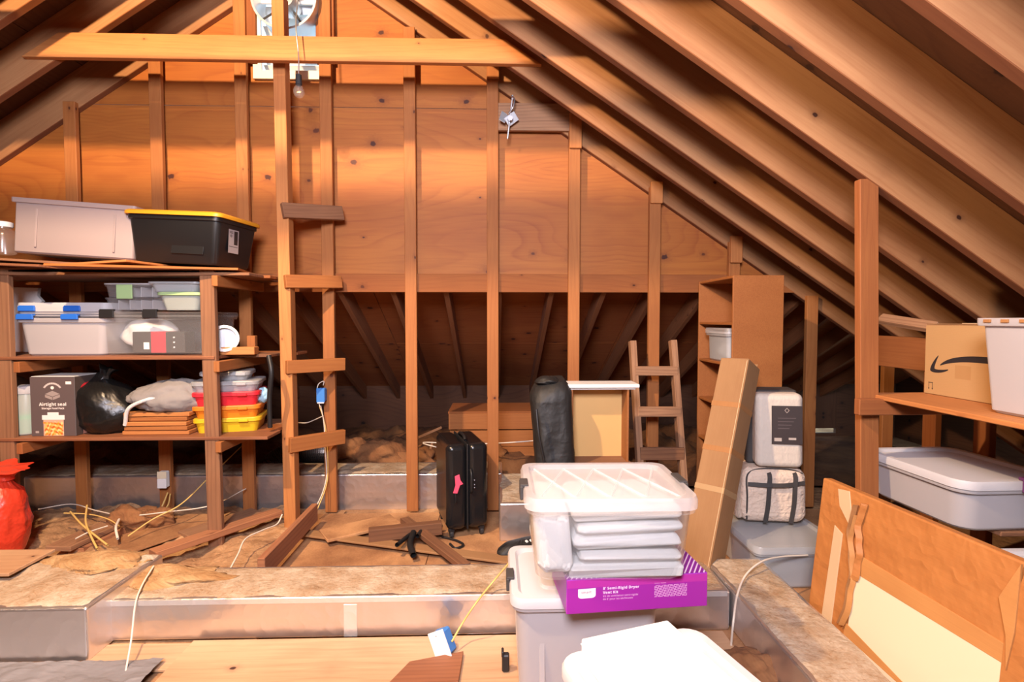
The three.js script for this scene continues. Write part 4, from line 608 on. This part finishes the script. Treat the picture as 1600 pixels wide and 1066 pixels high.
  const b1 = thing('food_tub', 'clear tub with a pale green rim on the black latched bin', 'tub', V(px + 0.01, S2 + 0.29, -3.5)); part('tub', loft([rrect(0.2, 0.16, 0.03, 0), rrect(0.26, 0.2, 0.04, 0.1), rrect(0.252, 0.192, 0.04, 0.1), rrect(0.194, 0.154, 0.03, 0.006)]), M.jar, b1); part('lid', loft([rrect(0.285, 0.225, 0.045, 0.095), rrect(0.285, 0.225, 0.045, 0.112), rrect(0.26, 0.2, 0.04, 0.116)]), M.greenlid, b1);
  const b2 = thing('food_tub', 'shallow clear tub with a grey lid on the green rimmed one', 'tub', V(px - 0.02, S2 + 0.407, -3.5)); part('tub', loft([rrect(0.26, 0.18, 0.03, 0), rrect(0.3, 0.21, 0.04, 0.055), rrect(0.292, 0.202, 0.04, 0.055), rrect(0.252, 0.172, 0.03, 0.006)]), M.clear2, b2); part('lid', loft([rrect(0.33, 0.235, 0.045, 0.05), rrect(0.33, 0.235, 0.045, 0.062), rrect(0.29, 0.2, 0.04, 0.064)]), M.clear2, b2);
  // foam sheet, vent pipe, wood blocks
  const fs = extrude([[0, 0], [0.17, 0], [0.17, 0.26], [0.2, 0.29], [0.19, 0.34], [0.215, 0.36], [0.18, 0.4], [0.19, 0.455], [0, 0.46]], 0.025, 0.002); one('foam_sheet', fs, M.foam, 'white foam sheet with a ragged edge behind the blue latched bins', 'foam', V(W(12, 556, 3.8).x, S2, -3.86), [-0.02, 0, 0]);
  const v = thing('vent_pipe', 'short metal vent pipe with a white collar lying on wood blocks', 'pipe', W(348, 528, 3.55), 0); v.rotation.set(0, 0.55, 0);
  const pg = loft([circle(0.075, -0.1, 28), circle(0.075, 0.1, 28), circle(0.068, 0.1, 28), circle(0.068, -0.1, 28)], false, 0.7); pg.rotateX(Math.PI / 2); part('pipe_body', pg, M.galv, v, V(0, 0, -0.02)); const cg = loft([circle(0.08, 0.08, 28), circle(0.086, 0.09, 28), circle(0.086, 0.135, 28), circle(0.068, 0.14, 28), circle(0.066, 0.08, 28)], false, 0.5); cg.rotateX(Math.PI / 2); part('collar', cg, M.white, v); const fl = round([[0.05, 0.1], [0.068, 0.1], [0.068, 0.108]], 28); fl.rotateX(Math.PI / 2); part('damper', fl, M.galv, v);
  one('wood_block', cbox(0.26, 0.05, 0.09), M.pine, 'pale wood block lying under the short vent pipe', 'block', V(W(368, 546, 3.5).x, S2 + 0.026, -3.5), [0, 0.12, 0]); one('wood_block', cbox(0.055, 0.12, 0.04), M.pine2, 'small upright wood offcut behind the short vent pipe', 'block', V(W(394, 536, 3.62).x, S2 + 0.061, -3.62));
}
{ // lower shelf
  const jx = W(36, 650, 3.42).x, j = thing('storage_jar', 'clear jar half full of something green at the shelf end', 'jar', V(jx, S1, -3.45)); part('jar_body', round([[0.055, 0], [0.064, 0.008], [0.066, 0.24], [0.06, 0.262], [0.06, 0.27], [0.055, 0.27], [0.055, 0.24], [0.058, 0.01]]), M.jar, j); part('lid', round([[0.064, 0.265], [0.066, 0.27], [0.067, 0.312], [0.05, 0.316]]), M.frostlid, j); part('filling', round([[0.05, 0.012], [0.056, 0.014], [0.057, 0.13], [0.03, 0.138]]), std({ color: lin(0.12, 0.5, 0.28), roughness: 0.8, bumpMap: T.fluff, bumpScale: 0.004 }), j);
  const tx = canvasTex(512, 720, (g, w, h) => {
    g.fillStyle = '#5c4f4e'; g.fillRect(0, 0, w, h); g.strokeStyle = g.fillStyle = '#cfc3bd'; g.lineWidth = 22; g.beginPath(); g.arc(256, 185, 110, Math.PI * 1.17, Math.PI * 1.83); g.stroke(); g.strokeStyle = '#6a5c5a'; g.lineWidth = 3; for (let a = 1.2; a < 1.82; a += 0.06) { g.beginPath(); g.moveTo(256 + 98 * Math.cos(a * Math.PI), 185 + 98 * Math.sin(a * Math.PI)); g.lineTo(256 + 122 * Math.cos(a * Math.PI + 0.02), 185 + 122 * Math.sin(a * Math.PI + 0.02)); g.stroke(); }
    g.fillStyle = '#e6dcd4'; g.beginPath(); g.arc(256, 128, 20, 0, 7); g.fill(); g.fillStyle = '#9a8d88'; g.beginPath(); g.moveTo(170, 205); g.lineTo(256, 165); g.lineTo(342, 205); g.lineTo(342, 245); g.lineTo(256, 280); g.lineTo(170, 245); g.fill(); g.strokeStyle = '#5c4f4e'; g.lineWidth = 7; g.beginPath(); g.moveTo(170, 208); g.lineTo(256, 240); g.lineTo(342, 208); g.moveTo(256, 240); g.lineTo(256, 280); g.stroke();
    g.fillStyle = '#f0e8e2'; g.font = 'bold 54px sans-serif'; g.textAlign = 'center'; g.fillText('Airtight seal', 256, 350); g.font = 'bold 30px sans-serif'; g.fillText('Storage Food Pack', 256, 392); g.fillRect(412, 52, 66, 34);
    g.fillStyle = '#e8e2de'; g.fillRect(190, 430, 130, 40); g.fillRect(126, 465, 262, 56); g.fillStyle = '#d8a48a'; g.fillRect(140, 521, 236, 200); for (let i = 0; i < 90; i++) { g.fillStyle = ['#e08a2c', '#f2b45a', '#c9652a', '#f7d08a'][i % 4]; g.beginPath(); g.ellipse(155 + (i * 67) % 205, 560 + (i * 41) % 150, 20, 10, i, 0, 7); g.fill(); } g.fillStyle = '#a89c96'; g.fillRect(46, 660, 40, 26);
  });
  const sd = canvasTex(256, 512, (g, w, h) => { g.fillStyle = '#50433f'; g.fillRect(0, 0, w, h); g.fillStyle = '#d8303a'; g.beginPath(); g.ellipse(110, 92, 62, 36, -0.2, 0, 7); g.fill(); g.fillStyle = '#f4d8d4'; g.beginPath(); g.ellipse(128, 92, 16, 22, 0, 0, 7); g.fill(); g.fillStyle = '#cfc4bc'; g.font = 'bold 50px sans-serif'; g.fillText('3x', 60, 190); g.fillStyle = '#c98a76'; g.fillRect(60, 400, 120, 110); });
  const bw = 0.275, bh = 0.375, bd = 0.24, b = thing('printed_box', 'dark grey food container box with white lettering on the lower shelf', 'box', V(W(87, 640, 3.4).x, S1, -3.38 - bd / 2), 0.0); part('carton_body', cbox(bw, bh, bd, 0.002), M.greybox, b, V(0, bh / 2, 0)); part('printed_front', new THREE.PlaneGeometry(bw - 0.004, bh - 0.004), std({ map: tx, roughness: 0.5 }), b, V(0, bh / 2, bd / 2 + 0.0006)); part('printed_side', new THREE.PlaneGeometry(bd - 0.004, bh - 0.004), std({ map: sd, roughness: 0.5 }), b, V(bw / 2 + 0.0006, bh / 2, 0), [0, Math.PI / 2, 0]); part('top_panel', cbox(bw - 0.01, 0.003, bd - 0.01, 0.001), M.white, b, V(0, bh + 0.002, 0));
  const gx = W(160, 640, 3.45).x, gb = thing('garbage_bag', 'black garbage bag tied at its neck on the lower shelf', 'bag', V(gx, S1, -3.52)); const bg = tiedBag(0.2, 0.2, 0.17, 12, 11); warp(bg, (v) => { v.y = Math.max(v.y, -0.16); v.x += -0.3 * Math.max(0, v.y); }); part('bag_body', bg, M.blackbag, gb, V(0, 0.162, 0)); part('bag_neck', flare(0.045, 0.05, 0.1, 3.3), M.blackbag, gb, V(-0.045, 0.33, 0), [0, 0, -0.35]);
  // pile of boards and the bundle on them
  const wx = W(247, 665, 3.42).x; for (let i = 0; i < 5; i++) one('wood_slab', cbox(0.4 + rnd(-0.02, 0.02), 0.026, 0.26 + rnd(-0.02, 0.02), 0.004), i % 2 ? M.pine2 : M.pine, 'pale wood slab, ' + ['lowest', 'second up', 'third up', 'fourth up', 'topmost'][i] + ' of the pile under the grey bundle', 'board', V(wx + rnd(-0.01, 0.01), S1 + 0.014 + i * 0.029, -3.52), [0, 0.02 + rnd(-0.03, 0.03), 0], 'wood slabs on the lower shelf');
  const bu = thing('cloth_bundle', 'grey cloth bundle tied with a white band on the wood slabs', 'bundle', V(wx + 0.02, S1 + 0.146, -3.52)); const cb = blob(0.25, 0.11, 0.16, 0.42, 2.1, 21, 7, 0.75); warp(cb, (v) => { v.y = Math.max(v.y, -0.075); const k = Math.abs(v.x - 0.02) < 0.2 ? 1 : 0.92; v.y *= 0.75 + 0.4 * sstep(-0.25, 0.15, v.x); v.z *= k; }); part('cloth_wrap', cb, M.fabricgrey, bu, V(0, 0.078, 0)); part('tie_band', tube([V(-0.2, -0.08, 0.14), V(-0.16, 0.03, 0.16), V(-0.05, 0.085, 0.155), V(0.0, 0.1, 0.13), V(-0.02, 0.16, 0.02)], 0.012, 30, 6), M.towel, bu);
  // stacked coloured tubs
  const cx = W(351, 640, 3.5).x, cols = [[M.yellowp, 0.09, 'yellow tub, lowest of the stack at the shelf end', 0], [M.orangep, 0.075, 'orange tub between the yellow and the red one', -0.004], [M.redp, 0.085, 'red tub under the clear one in the stack', -0.005], [M.clear2, 0.065, 'clear lidded tub on the red one in the stack', -0.01], [M.clear2, 0.055, 'small grey clear tub, topmost of the coloured stack', -0.02]];
  let y = S1; for (const [m, h, l, dx] of cols) { const last = y > 1.02, w = last ? 0.3 : 0.4, d = last ? 0.24 : 0.32; const t = thing('stacking_tub', l, 'tub', V(cx + dx, y, -3.6), 0.24, 'coloured tubs at the shelf end'); part('tub', loft([rrect(w - 0.05, d - 0.05, 0.03, 0), rrect(w - 0.02, d - 0.02, 0.04, h - 0.022), rrect(w + 0.006, d + 0.006, 0.045, h - 0.02), rrect(w + 0.006, d + 0.006, 0.045, h - 0.002), rrect(w - 0.03, d - 0.03, 0.04, h - 0.002), rrect(w - 0.06, d - 0.06, 0.03, 0.005)]), m, t); part('lid', loft([rrect(w + 0.004, d + 0.004, 0.045, h - 0.001), rrect(w, d, 0.045, h + 0.004), rrect(w - 0.04, d - 0.04, 0.04, h + 0.004)]), m === M.clear2 ? M.clear2 : m, t); for (const s of [-1, 1]) part('tab', cbox(0.06, 0.018, 0.02, 0.004), m, t, V(s * 0.1, h - 0.014, d / 2 + 0.006)); y += h + 0.005; }
  one('black_strap', tube([W(420, 556, 3.45), W(424, 580, 3.42), W(421, 620, 3.44), W(422, 668, 3.46)], 0.016, 40, 8), M.black, 'black strap hanging from the middle shelf end', 'strap');
  one('blue_rag', blob(0.045, 0.05, 0.05, 0.6, 1.8, 6, 4, 0.4), M.lightblue, 'light blue rag poking out behind the coloured tubs', 'cloth', W(411, 617, 3.62));
  const rb = thing('red_bag', 'bright red plastic bag tied at the top at the room edge', 'bag', V(W(-2, 868, 3.16).x, 0, -3.2)); const rg = tiedBag(0.125, 0.27, 0.13, 31, 9); warp(rg, (v) => { v.y = Math.max(v.y, -0.25); }); part('bag_body', rg, M.redbag, rb, V(0, 0.252, 0)); part('bag_neck', flare(0.05, 0.12, 0.07, 8.1), M.redbag, rb, V(0.01, 0.5, 0), [0, 0, -0.15]);
}
// ---------------------------------------------------------------- boards and clutter on the floor
const lay = (a, b, h, w, t, m, l, name = 'plank', grp) => { const A = WH(...a, h), B = WH(...b, h); const o = stick(name, A, B, w, t, m, scene, V(0, 1, 0)); tag(o, l, 'board', grp); return o; };
lay([90, 858], [215, 800], 0.09, 0.16, 0.03, M.oldgrey, 'wide dusty grey plank beside the red bag'); lay([118, 862], [232, 806], 0.05, 0.1, 0.04, M.dusty, 'brown plank lying alongside the dusty grey one');
lay([150, 866], [330, 806], 0.045, 0.34, 0.012, M.floorply, 'tan plywood offcut lying under the tangle of cables', 'plywood_offcut'); lay([238, 866], [436, 800], 0.1, 0.09, 0.04, M.dusty, 'long brown plank lying by the shelf post'); lay([290, 838], [405, 800], 0.055, 0.2, 0.02, M.oldgrey, 'grey dusty board behind the shelf post');
lay([408, 890], [492, 800], 0.12, 0.04, 0.12, M.dusty, 'plank on edge running back to the wall ladder'); lay([470, 832], [800, 876], 0.035, 0.09, 0.014, M.card, 'long flat pale strip lying across the plywood floor', 'flat_strip'); lay([505, 838], [618, 812], 0.045, 0.2, 0.02, M.floorply, 'square plywood scrap lying before the studs', 'plywood_offcut');
lay([576, 836], [690, 824], 0.08, 0.06, 0.08, M.old2, 'thick splintered block lying beside the suitcase', 'wood_block'); lay([632, 812], [728, 886], 0.07, 0.065, 0.035, M.old2, 'dark slat lying askew before the suitcase', 'slat');
for (const [pts, r, l] of [[[[652, 838], [664, 826], [690, 822]], 0.014, 'black strap draped over the dark slat'], [[[620, 852], [640, 836], [655, 826]], 0.014, 'black strap trailing from the splintered block'], [[[646, 832], [641, 850], [646, 868]], 0.02, 'thick black strap hanging off the slat to the floor'], [[[682, 822], [690, 838], [704, 842], [716, 846], [724, 852], [712, 857], [703, 850]], 0.008, 'black cord curled on the floor under the suitcase']]) one('black_strap', tube(pts.map(([x, y], i) => WH(x, y, l.includes('cord') ? 0.012 : 0.09 - i * 0.02)), r, 40, 6), M.black, l, 'strap');
{ const t = thing('black_shoe', 'dark soft shoe lying by the foil duct box', 'shoe', WH(815, 868, 0.0), 0.4); const g = blob(0.16, 0.05, 0.07, 0.25, 1.2, 3, 5); warp(g, (v) => { v.y += 0.05 + 0.25 * Math.max(0, v.x) * 0.4; }); part('shoe_body', g, M.blacknylon, t, V(0, 0.0, 0)); part('sole', new RoundedBoxGeometry(0.28, 0.02, 0.1, 3, 0.009), M.rubber, t, V(0, 0.01, 0)); for (const x of [0.02, 0.05]) part('eyelet', cbox(0.018, 0.012, 0.02, 0.004), M.whitepaint, t, V(x, 0.095, 0.03), [0.4, 0.4, 0]); }
// loose lumps of insulation
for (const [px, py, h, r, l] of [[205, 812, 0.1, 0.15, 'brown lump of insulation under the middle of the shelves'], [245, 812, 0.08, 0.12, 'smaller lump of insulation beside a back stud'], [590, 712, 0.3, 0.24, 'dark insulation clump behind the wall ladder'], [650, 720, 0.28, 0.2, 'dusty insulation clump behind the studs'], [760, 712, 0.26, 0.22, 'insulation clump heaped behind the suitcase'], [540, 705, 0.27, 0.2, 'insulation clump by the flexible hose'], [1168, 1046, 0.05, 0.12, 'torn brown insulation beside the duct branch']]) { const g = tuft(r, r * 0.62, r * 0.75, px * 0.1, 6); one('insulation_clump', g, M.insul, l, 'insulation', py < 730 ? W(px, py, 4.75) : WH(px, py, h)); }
{ // crate behind the studs
  const d = 4.75, a = W(703, 646, d), b = W(843, 646, d), t = thing('wooden_crate', 'low wooden crate with a boarded front behind the studs', 'crate', V((a.x + b.x) / 2, 0, -d)), w = b.x - a.x;
  for (let i = 0; i < 3; i++) part('board', cbox(w, 0.145, 0.03), M.pine2, t, V(0, a.y - 0.23 - i * 0.15, 0)); part('board', cbox(w + 0.02, 0.145, 0.035), M.pine2, t, V(0, a.y - 0.073, 0.004)); part('lid', cbox(w + 0.03, 0.02, 0.5), M.pine3, t, V(0, a.y + 0.008, -0.23)); for (const s of [-1, 1]) part('side_board', cbox(0.03, a.y - 0.01, 0.45), M.pine3, t, V(s * (w / 2 - 0.02), a.y / 2, -0.24));
}
{ // flexible hose behind the ladder
  const pts = [W(412, 742, 4.5), W(432, 722, 4.52), W(462, 708, 4.6), W(498, 706, 4.75), W(522, 712, 5)], c = new THREE.CatmullRomCurve3(pts), rings = []; for (let i = 0; i <= 110; i++) { const p = c.getPoint(i / 110), e = c.getTangent(i / 110), u = V(0, 1, 0), s = e.clone().cross(u).normalize(), n = s.clone().cross(e); const r = 0.1 * (1 + (i % 2 ? 0.07 : -0.02)); rings.push(Array.from({ length: 22 }, (_, j) => p.clone().add(s.clone().multiplyScalar(Math.cos(j / 22 * 6.2832) * r)).add(n.clone().multiplyScalar(Math.sin(j / 22 * 6.2832) * r)))); }
  const t = thing('flexible_hose', 'ribbed silver flexible duct hose lying behind the wall ladder', 'hose', pts[0].clone()); worldPart('hose_body', loft(rings, true, 0), std({ color: lin(0.12, 0.1, 0.09), metalness: 0.7, roughness: 0.35 }), t); worldPart('blue_cuff', (() => { const g = round([[0.1, 0], [0.115, 0.01], [0.115, 0.05], [0.1, 0.06]], 20); g.translate(W(418, 735, 4.48).x, W(418, 742, 4.48).y - 0.03, -4.48); return g; })(), M.lightblue, t);
}
// electrical boxes and cables
{
  const t = thing('blue_outlet_box', 'blue plastic electrical box nailed to the wall stud with cables', 'electrical box', W(503, 617, 3.9)); part('box_body', cbox(0.055, 0.1, 0.06, 0.008), M.elecblue, t); part('box_rim', cbox(0.06, 0.105, 0.008, 0.004), M.elecblue, t, V(0, 0, 0.03)); part('cover_strip', cbox(0.05, 0.012, 0.01, 0.003), M.white, t, V(0, -0.055, 0.03));
  const c = thing('outlet_box', 'blue electrical box with a white cover plate lying by the long duct', 'electrical box', WH(688, 1008, 0.07), 0); c.rotation.set(-0.12, -0.4, 0.42); part('box_body', cbox(0.07, 0.1, 0.062, 0.008), M.elecblue, c, V(0, 0, -0.03)); part('cover_plate', new RoundedBoxGeometry(0.078, 0.115, 0.008, 3, 0.003), M.whitepaint, c, V(0, 0, 0.004)); for (const s of [-1, 1]) part('screw', new THREE.SphereGeometry(0.004, 8, 6), M.metal, c, V(0, s * 0.042, 0.008));
  const w = thing('wall_switch', 'small white junction box fixed to a back stud under the shelves', 'electrical box', W(256, 749, 3.9)); part('box_body', cbox(0.06, 0.12, 0.045, 0.006), M.white, w); part('cover_plate', cbox(0.066, 0.07, 0.008, 0.003), M.whitepaint, w, V(0, -0.026, 0.024)); part('upper_plate', cbox(0.066, 0.052, 0.007, 0.003), M.cream, w, V(0, 0.037, 0.024));
}
const cable = (pts, r, m, l, n = 60) => one('cable', tube(pts, r * 0.68, n, 6), m, l, 'cable');
const w3 = (list) => list.map(([x, y, d]) => W(x, y, d)), wf = (list, h = 0.1) => list.map(([x, y, k]) => WH(x, y, k ?? h));
cable([...wf([[797, 878, 0.36]]), WH(770, 910, 0.24), WH(742, 945, 0.197), WH(722, 975, 0.12), WH(706, 1003, 0.075)], 0.0065, M.cableyellow, 'yellow cable running from the front outlet box to the bins');
cable(w3([[501, 634, 3.9], [506, 660, 3.91], [508, 700, 3.92], [510, 745, 3.92], [504, 770, 3.85], [492, 796, 3.75]]), 0.006, M.cablewhite, 'pale cable dropping from the blue box down the stud'); cable(w3([[499, 634, 3.9], [508, 665, 3.92], [512, 745, 3.92], [508, 765, 3.86], [496, 796, 3.76]]), 0.006, M.cableyellow, 'yellow cable dropping from the blue box down the stud');
cable(w3([[505, 650, 3.91], [492, 656, 4.0], [478, 661, 4.05], [460, 660, 4.1]]), 0.006, M.cablewhite, 'pale cable crossing behind the wall ladder rails'); cable(w3([[505, 602, 3.9], [506, 596, 3.9], [498, 600, 3.88], [495, 617, 3.87], [500, 636, 3.88]]), 0.005, M.cablewhite, 'thin pale loop of cable around the blue box');
cable(wf([[358, 892, 0.1], [372, 866, 0.12], [384, 842, 0.14], [412, 828, 0.13], [434, 818, 0.12], [441, 804, 0.16]]), 0.007, M.cablewhite, 'white cable curving over the floor toward the wall ladder');
cable(wf([[60, 796, 0.12], [110, 788, 0.14], [150, 798, 0.13], [200, 806, 0.14], [262, 800, 0.16], [330, 790, 0.18], [384, 764, 0.2]]), 0.006, M.cablewhite, 'white cable trailing along the floor under the shelves');
cable(wf([[110, 800, 0.16], [128, 820, 0.16], [150, 838, 0.14], [168, 852, 0.12]]), 0.009, M.cableyellow, 'thick yellow cable crossing the brown planks'); cable(wf([[136, 790, 0.2], [134, 815, 0.17], [142, 838, 0.15], [152, 858, 0.12]]), 0.009, M.cableyellow, 'yellow cable falling past the thick crossing one'); cable(wf([[100, 802, 0.15], [140, 804, 0.15], [170, 812, 0.15], [186, 822, 0.14]]), 0.006, M.cableyellow, 'thin yellow cable lying over the grey plank'); cable(wf([[118, 842, 0.13], [138, 832, 0.14], [168, 822, 0.14]]), 0.006, M.cablewhite, 'short pale cable lying over the brown planks');
cable(wf([[186, 812, 0.15], [181, 826, 0.14], [184, 842, 0.1]]), 0.012, M.cablewhite, 'short thick white cable end by the insulation lump');
cable(wf([[200, 838, 0.1], [238, 812, 0.15], [280, 790, 0.2], [325, 748, 0.3], [352, 722, 0.36], [385, 690, 0.42]]), 0.007, M.cableyellow, 'yellow cable climbing from the floor behind the shelf post'); cable(w3([[262, 770, 3.9], [256, 785, 3.85], [246, 806, 3.8]]), 0.008, M.cableyellow, 'yellow cable hanging below the white junction box'); cable(w3([[266, 772, 3.9], [262, 790, 3.84], [242, 812, 3.74]]), 0.007, M.cableyellow, 'second yellow cable hanging below the white junction box');
cable([WH(196, 1052, 0.012), WH(205, 1000, 0.1), W(212, 942, 2.345), WH(222, 915, 0.215), WH(240, 885, 0.23)], 0.006, M.cablewhite, 'pale cable draped over the long duct by the plenum box');
cable([WH(1142, 1012, 0.01), W(1146, 970, 2.2), W(1152, 930, 2.33), WH(1166, 898, 0.22), WH(1190, 878, 0.24), WH(1225, 870, 0.22), WH(1262, 868, 0.2)], 0.0075, M.cablewhite, 'white cable looping over the duct branch to the grey bin');
cable(w3([[694, 702, 4.4], [660, 692, 4.5], [730, 694, 4.5], [790, 692, 4.4], [845, 688, 4.4]]), 0.008, M.cablewhite, 'pale cable lying behind the studs and the crate');
for (const [a, b, l] of [[[660, 745], [676, 690], 'bent pale wood sliver behind the studs'], [[576, 716], [600, 688], 'short dark stick poking from the insulation'], [[640, 690], [690, 668], 'long thin stick lying on the rubble']]) { const o = stick('wood_sliver', W(...a, 4.6), W(...b, 4.85), 0.022, 0.01, M.oldgrey, scene); tag(o, l, 'stick'); }
one('insulation_mat', tuft(0.33, 0.05, 0.125, 5.1, 7), M.ochre, 'ochre dusty insulation lying across the joint of plenum box and long duct', 'insulation', WH(262, 898, 0.205).setY(0.178)); one('insulation_mat', tuft(0.26, 0.05, 0.13, 9.4, 7), M.ochre, 'thin ochre insulation lying farther back on the plenum box', 'insulation', WH(150, 878, 0.245).setY(0.228));
// small things near the camera
{ const o = lay([620, 1075], [702, 1022], 0.042, 0.2, 0.012, M.oldgrey, 'brown square board offcut lying by the outlet box', 'board_offcut'); const p = [WH(640, 1034, 0.04), WH(724, 1018, 0.04), WH(716, 1066, 0.04), WH(600, 1075, 0.04)]; o.geometry = extrude(p.map((v) => [v.x, -v.z]), 0.012, 0.001); o.position.set(0, 0.028, 0); o.quaternion.setFromEuler(new THREE.Euler(-Math.PI / 2, 0, 0)); o.material = M.hardbrown; }
{ const t = thing('black_clip', 'small black plastic clip on the plywood beside the frosted bin', 'clip', WH(790, 1048, 0.024)); part('clip_body', cbox(0.03, 0.07, 0.03, 0.005), M.black, t, V(0, 0.036, 0)); part('clip_hook', cbox(0.01, 0.025, 0.035, 0.004), M.black, t, V(-0.012, 0.075, 0)); }
{ const p = [WH(1112, 1022, 0.01), WH(1140, 1010, 0.01), WH(1162, 1056, 0.01), WH(1120, 1064, 0.01)]; const g = extrude(p.map((v) => [v.x, -v.z]), 0.003, 0.0005); g.rotateX(-Math.PI / 2); one('paper_sheet', g, M.white, 'white paper scrap on the floor beside the duct branch', 'paper', V(0, 0.008, 0)); }
{ // metal bracket on the blocking
  const t = thing('clamp_bracket', 'rusty metal clamp bracket on the grey blocking under the rafters', 'bracket', W(797, 183, 3.88)); part('rod', cbox(0.012, 0.32, 0.012, 0.003), M.metal, t, V(0, 0, 0), [0, 0, -0.12]); part('plate', cbox(0.09, 0.07, 0.006, 0.002), M.galv, t, V(0.01, -0.01, -0.01), [0.3, 0.2, 0.6]); part('plate', cbox(0.05, 0.08, 0.006, 0.002), M.galv, t, V(-0.05, 0.0, 0.0), [-0.2, 0.5, -0.3]); part('hook', tube([V(0.01, 0.15, 0), V(0.03, 0.12, 0.02), V(0.02, 0.06, 0.03), V(-0.01, 0.02, 0.01)], 0.006, 20), M.metal, t); part('nut', round([[0.02, 0], [0.02, 0.02]], 6), M.metal, t, V(0, -0.02, 0.02), [1.57, 0, 0]);
}
{ const g = new THREE.PlaneGeometry(1.5, 0.62, 90, 40); g.rotateX(-Math.PI / 2); warp(g, (v) => { v.y = 0.012 + Math.abs(fbm(v.x * 6, v.z * 6, 3, 4)) * 0.05; }); const m = one('plastic_sheeting', g, std({ color: lin(0.2, 0.19, 0.2), roughness: 0.5, bumpMap: T.wrinkle, bumpScale: 0.02 }), 'crumpled grey dusty plastic sheeting on the floor before the plenum box', 'sheeting', V(-2.15, 0.0, -1.9)); }
{ const g = cbox(0.72, 0.016, 0.26, 0.002); one('plywood_offcut', g, M.floorboard, 'clean tan plywood piece lying on the plenum box beside the red bag', 'board', V(-2.62, 0.268, -2.59)); }
scene.traverse((o) => { if (o.isMesh) { o.castShadow = o.receiveShadow = true; } });
renderer.render(scene, camera);
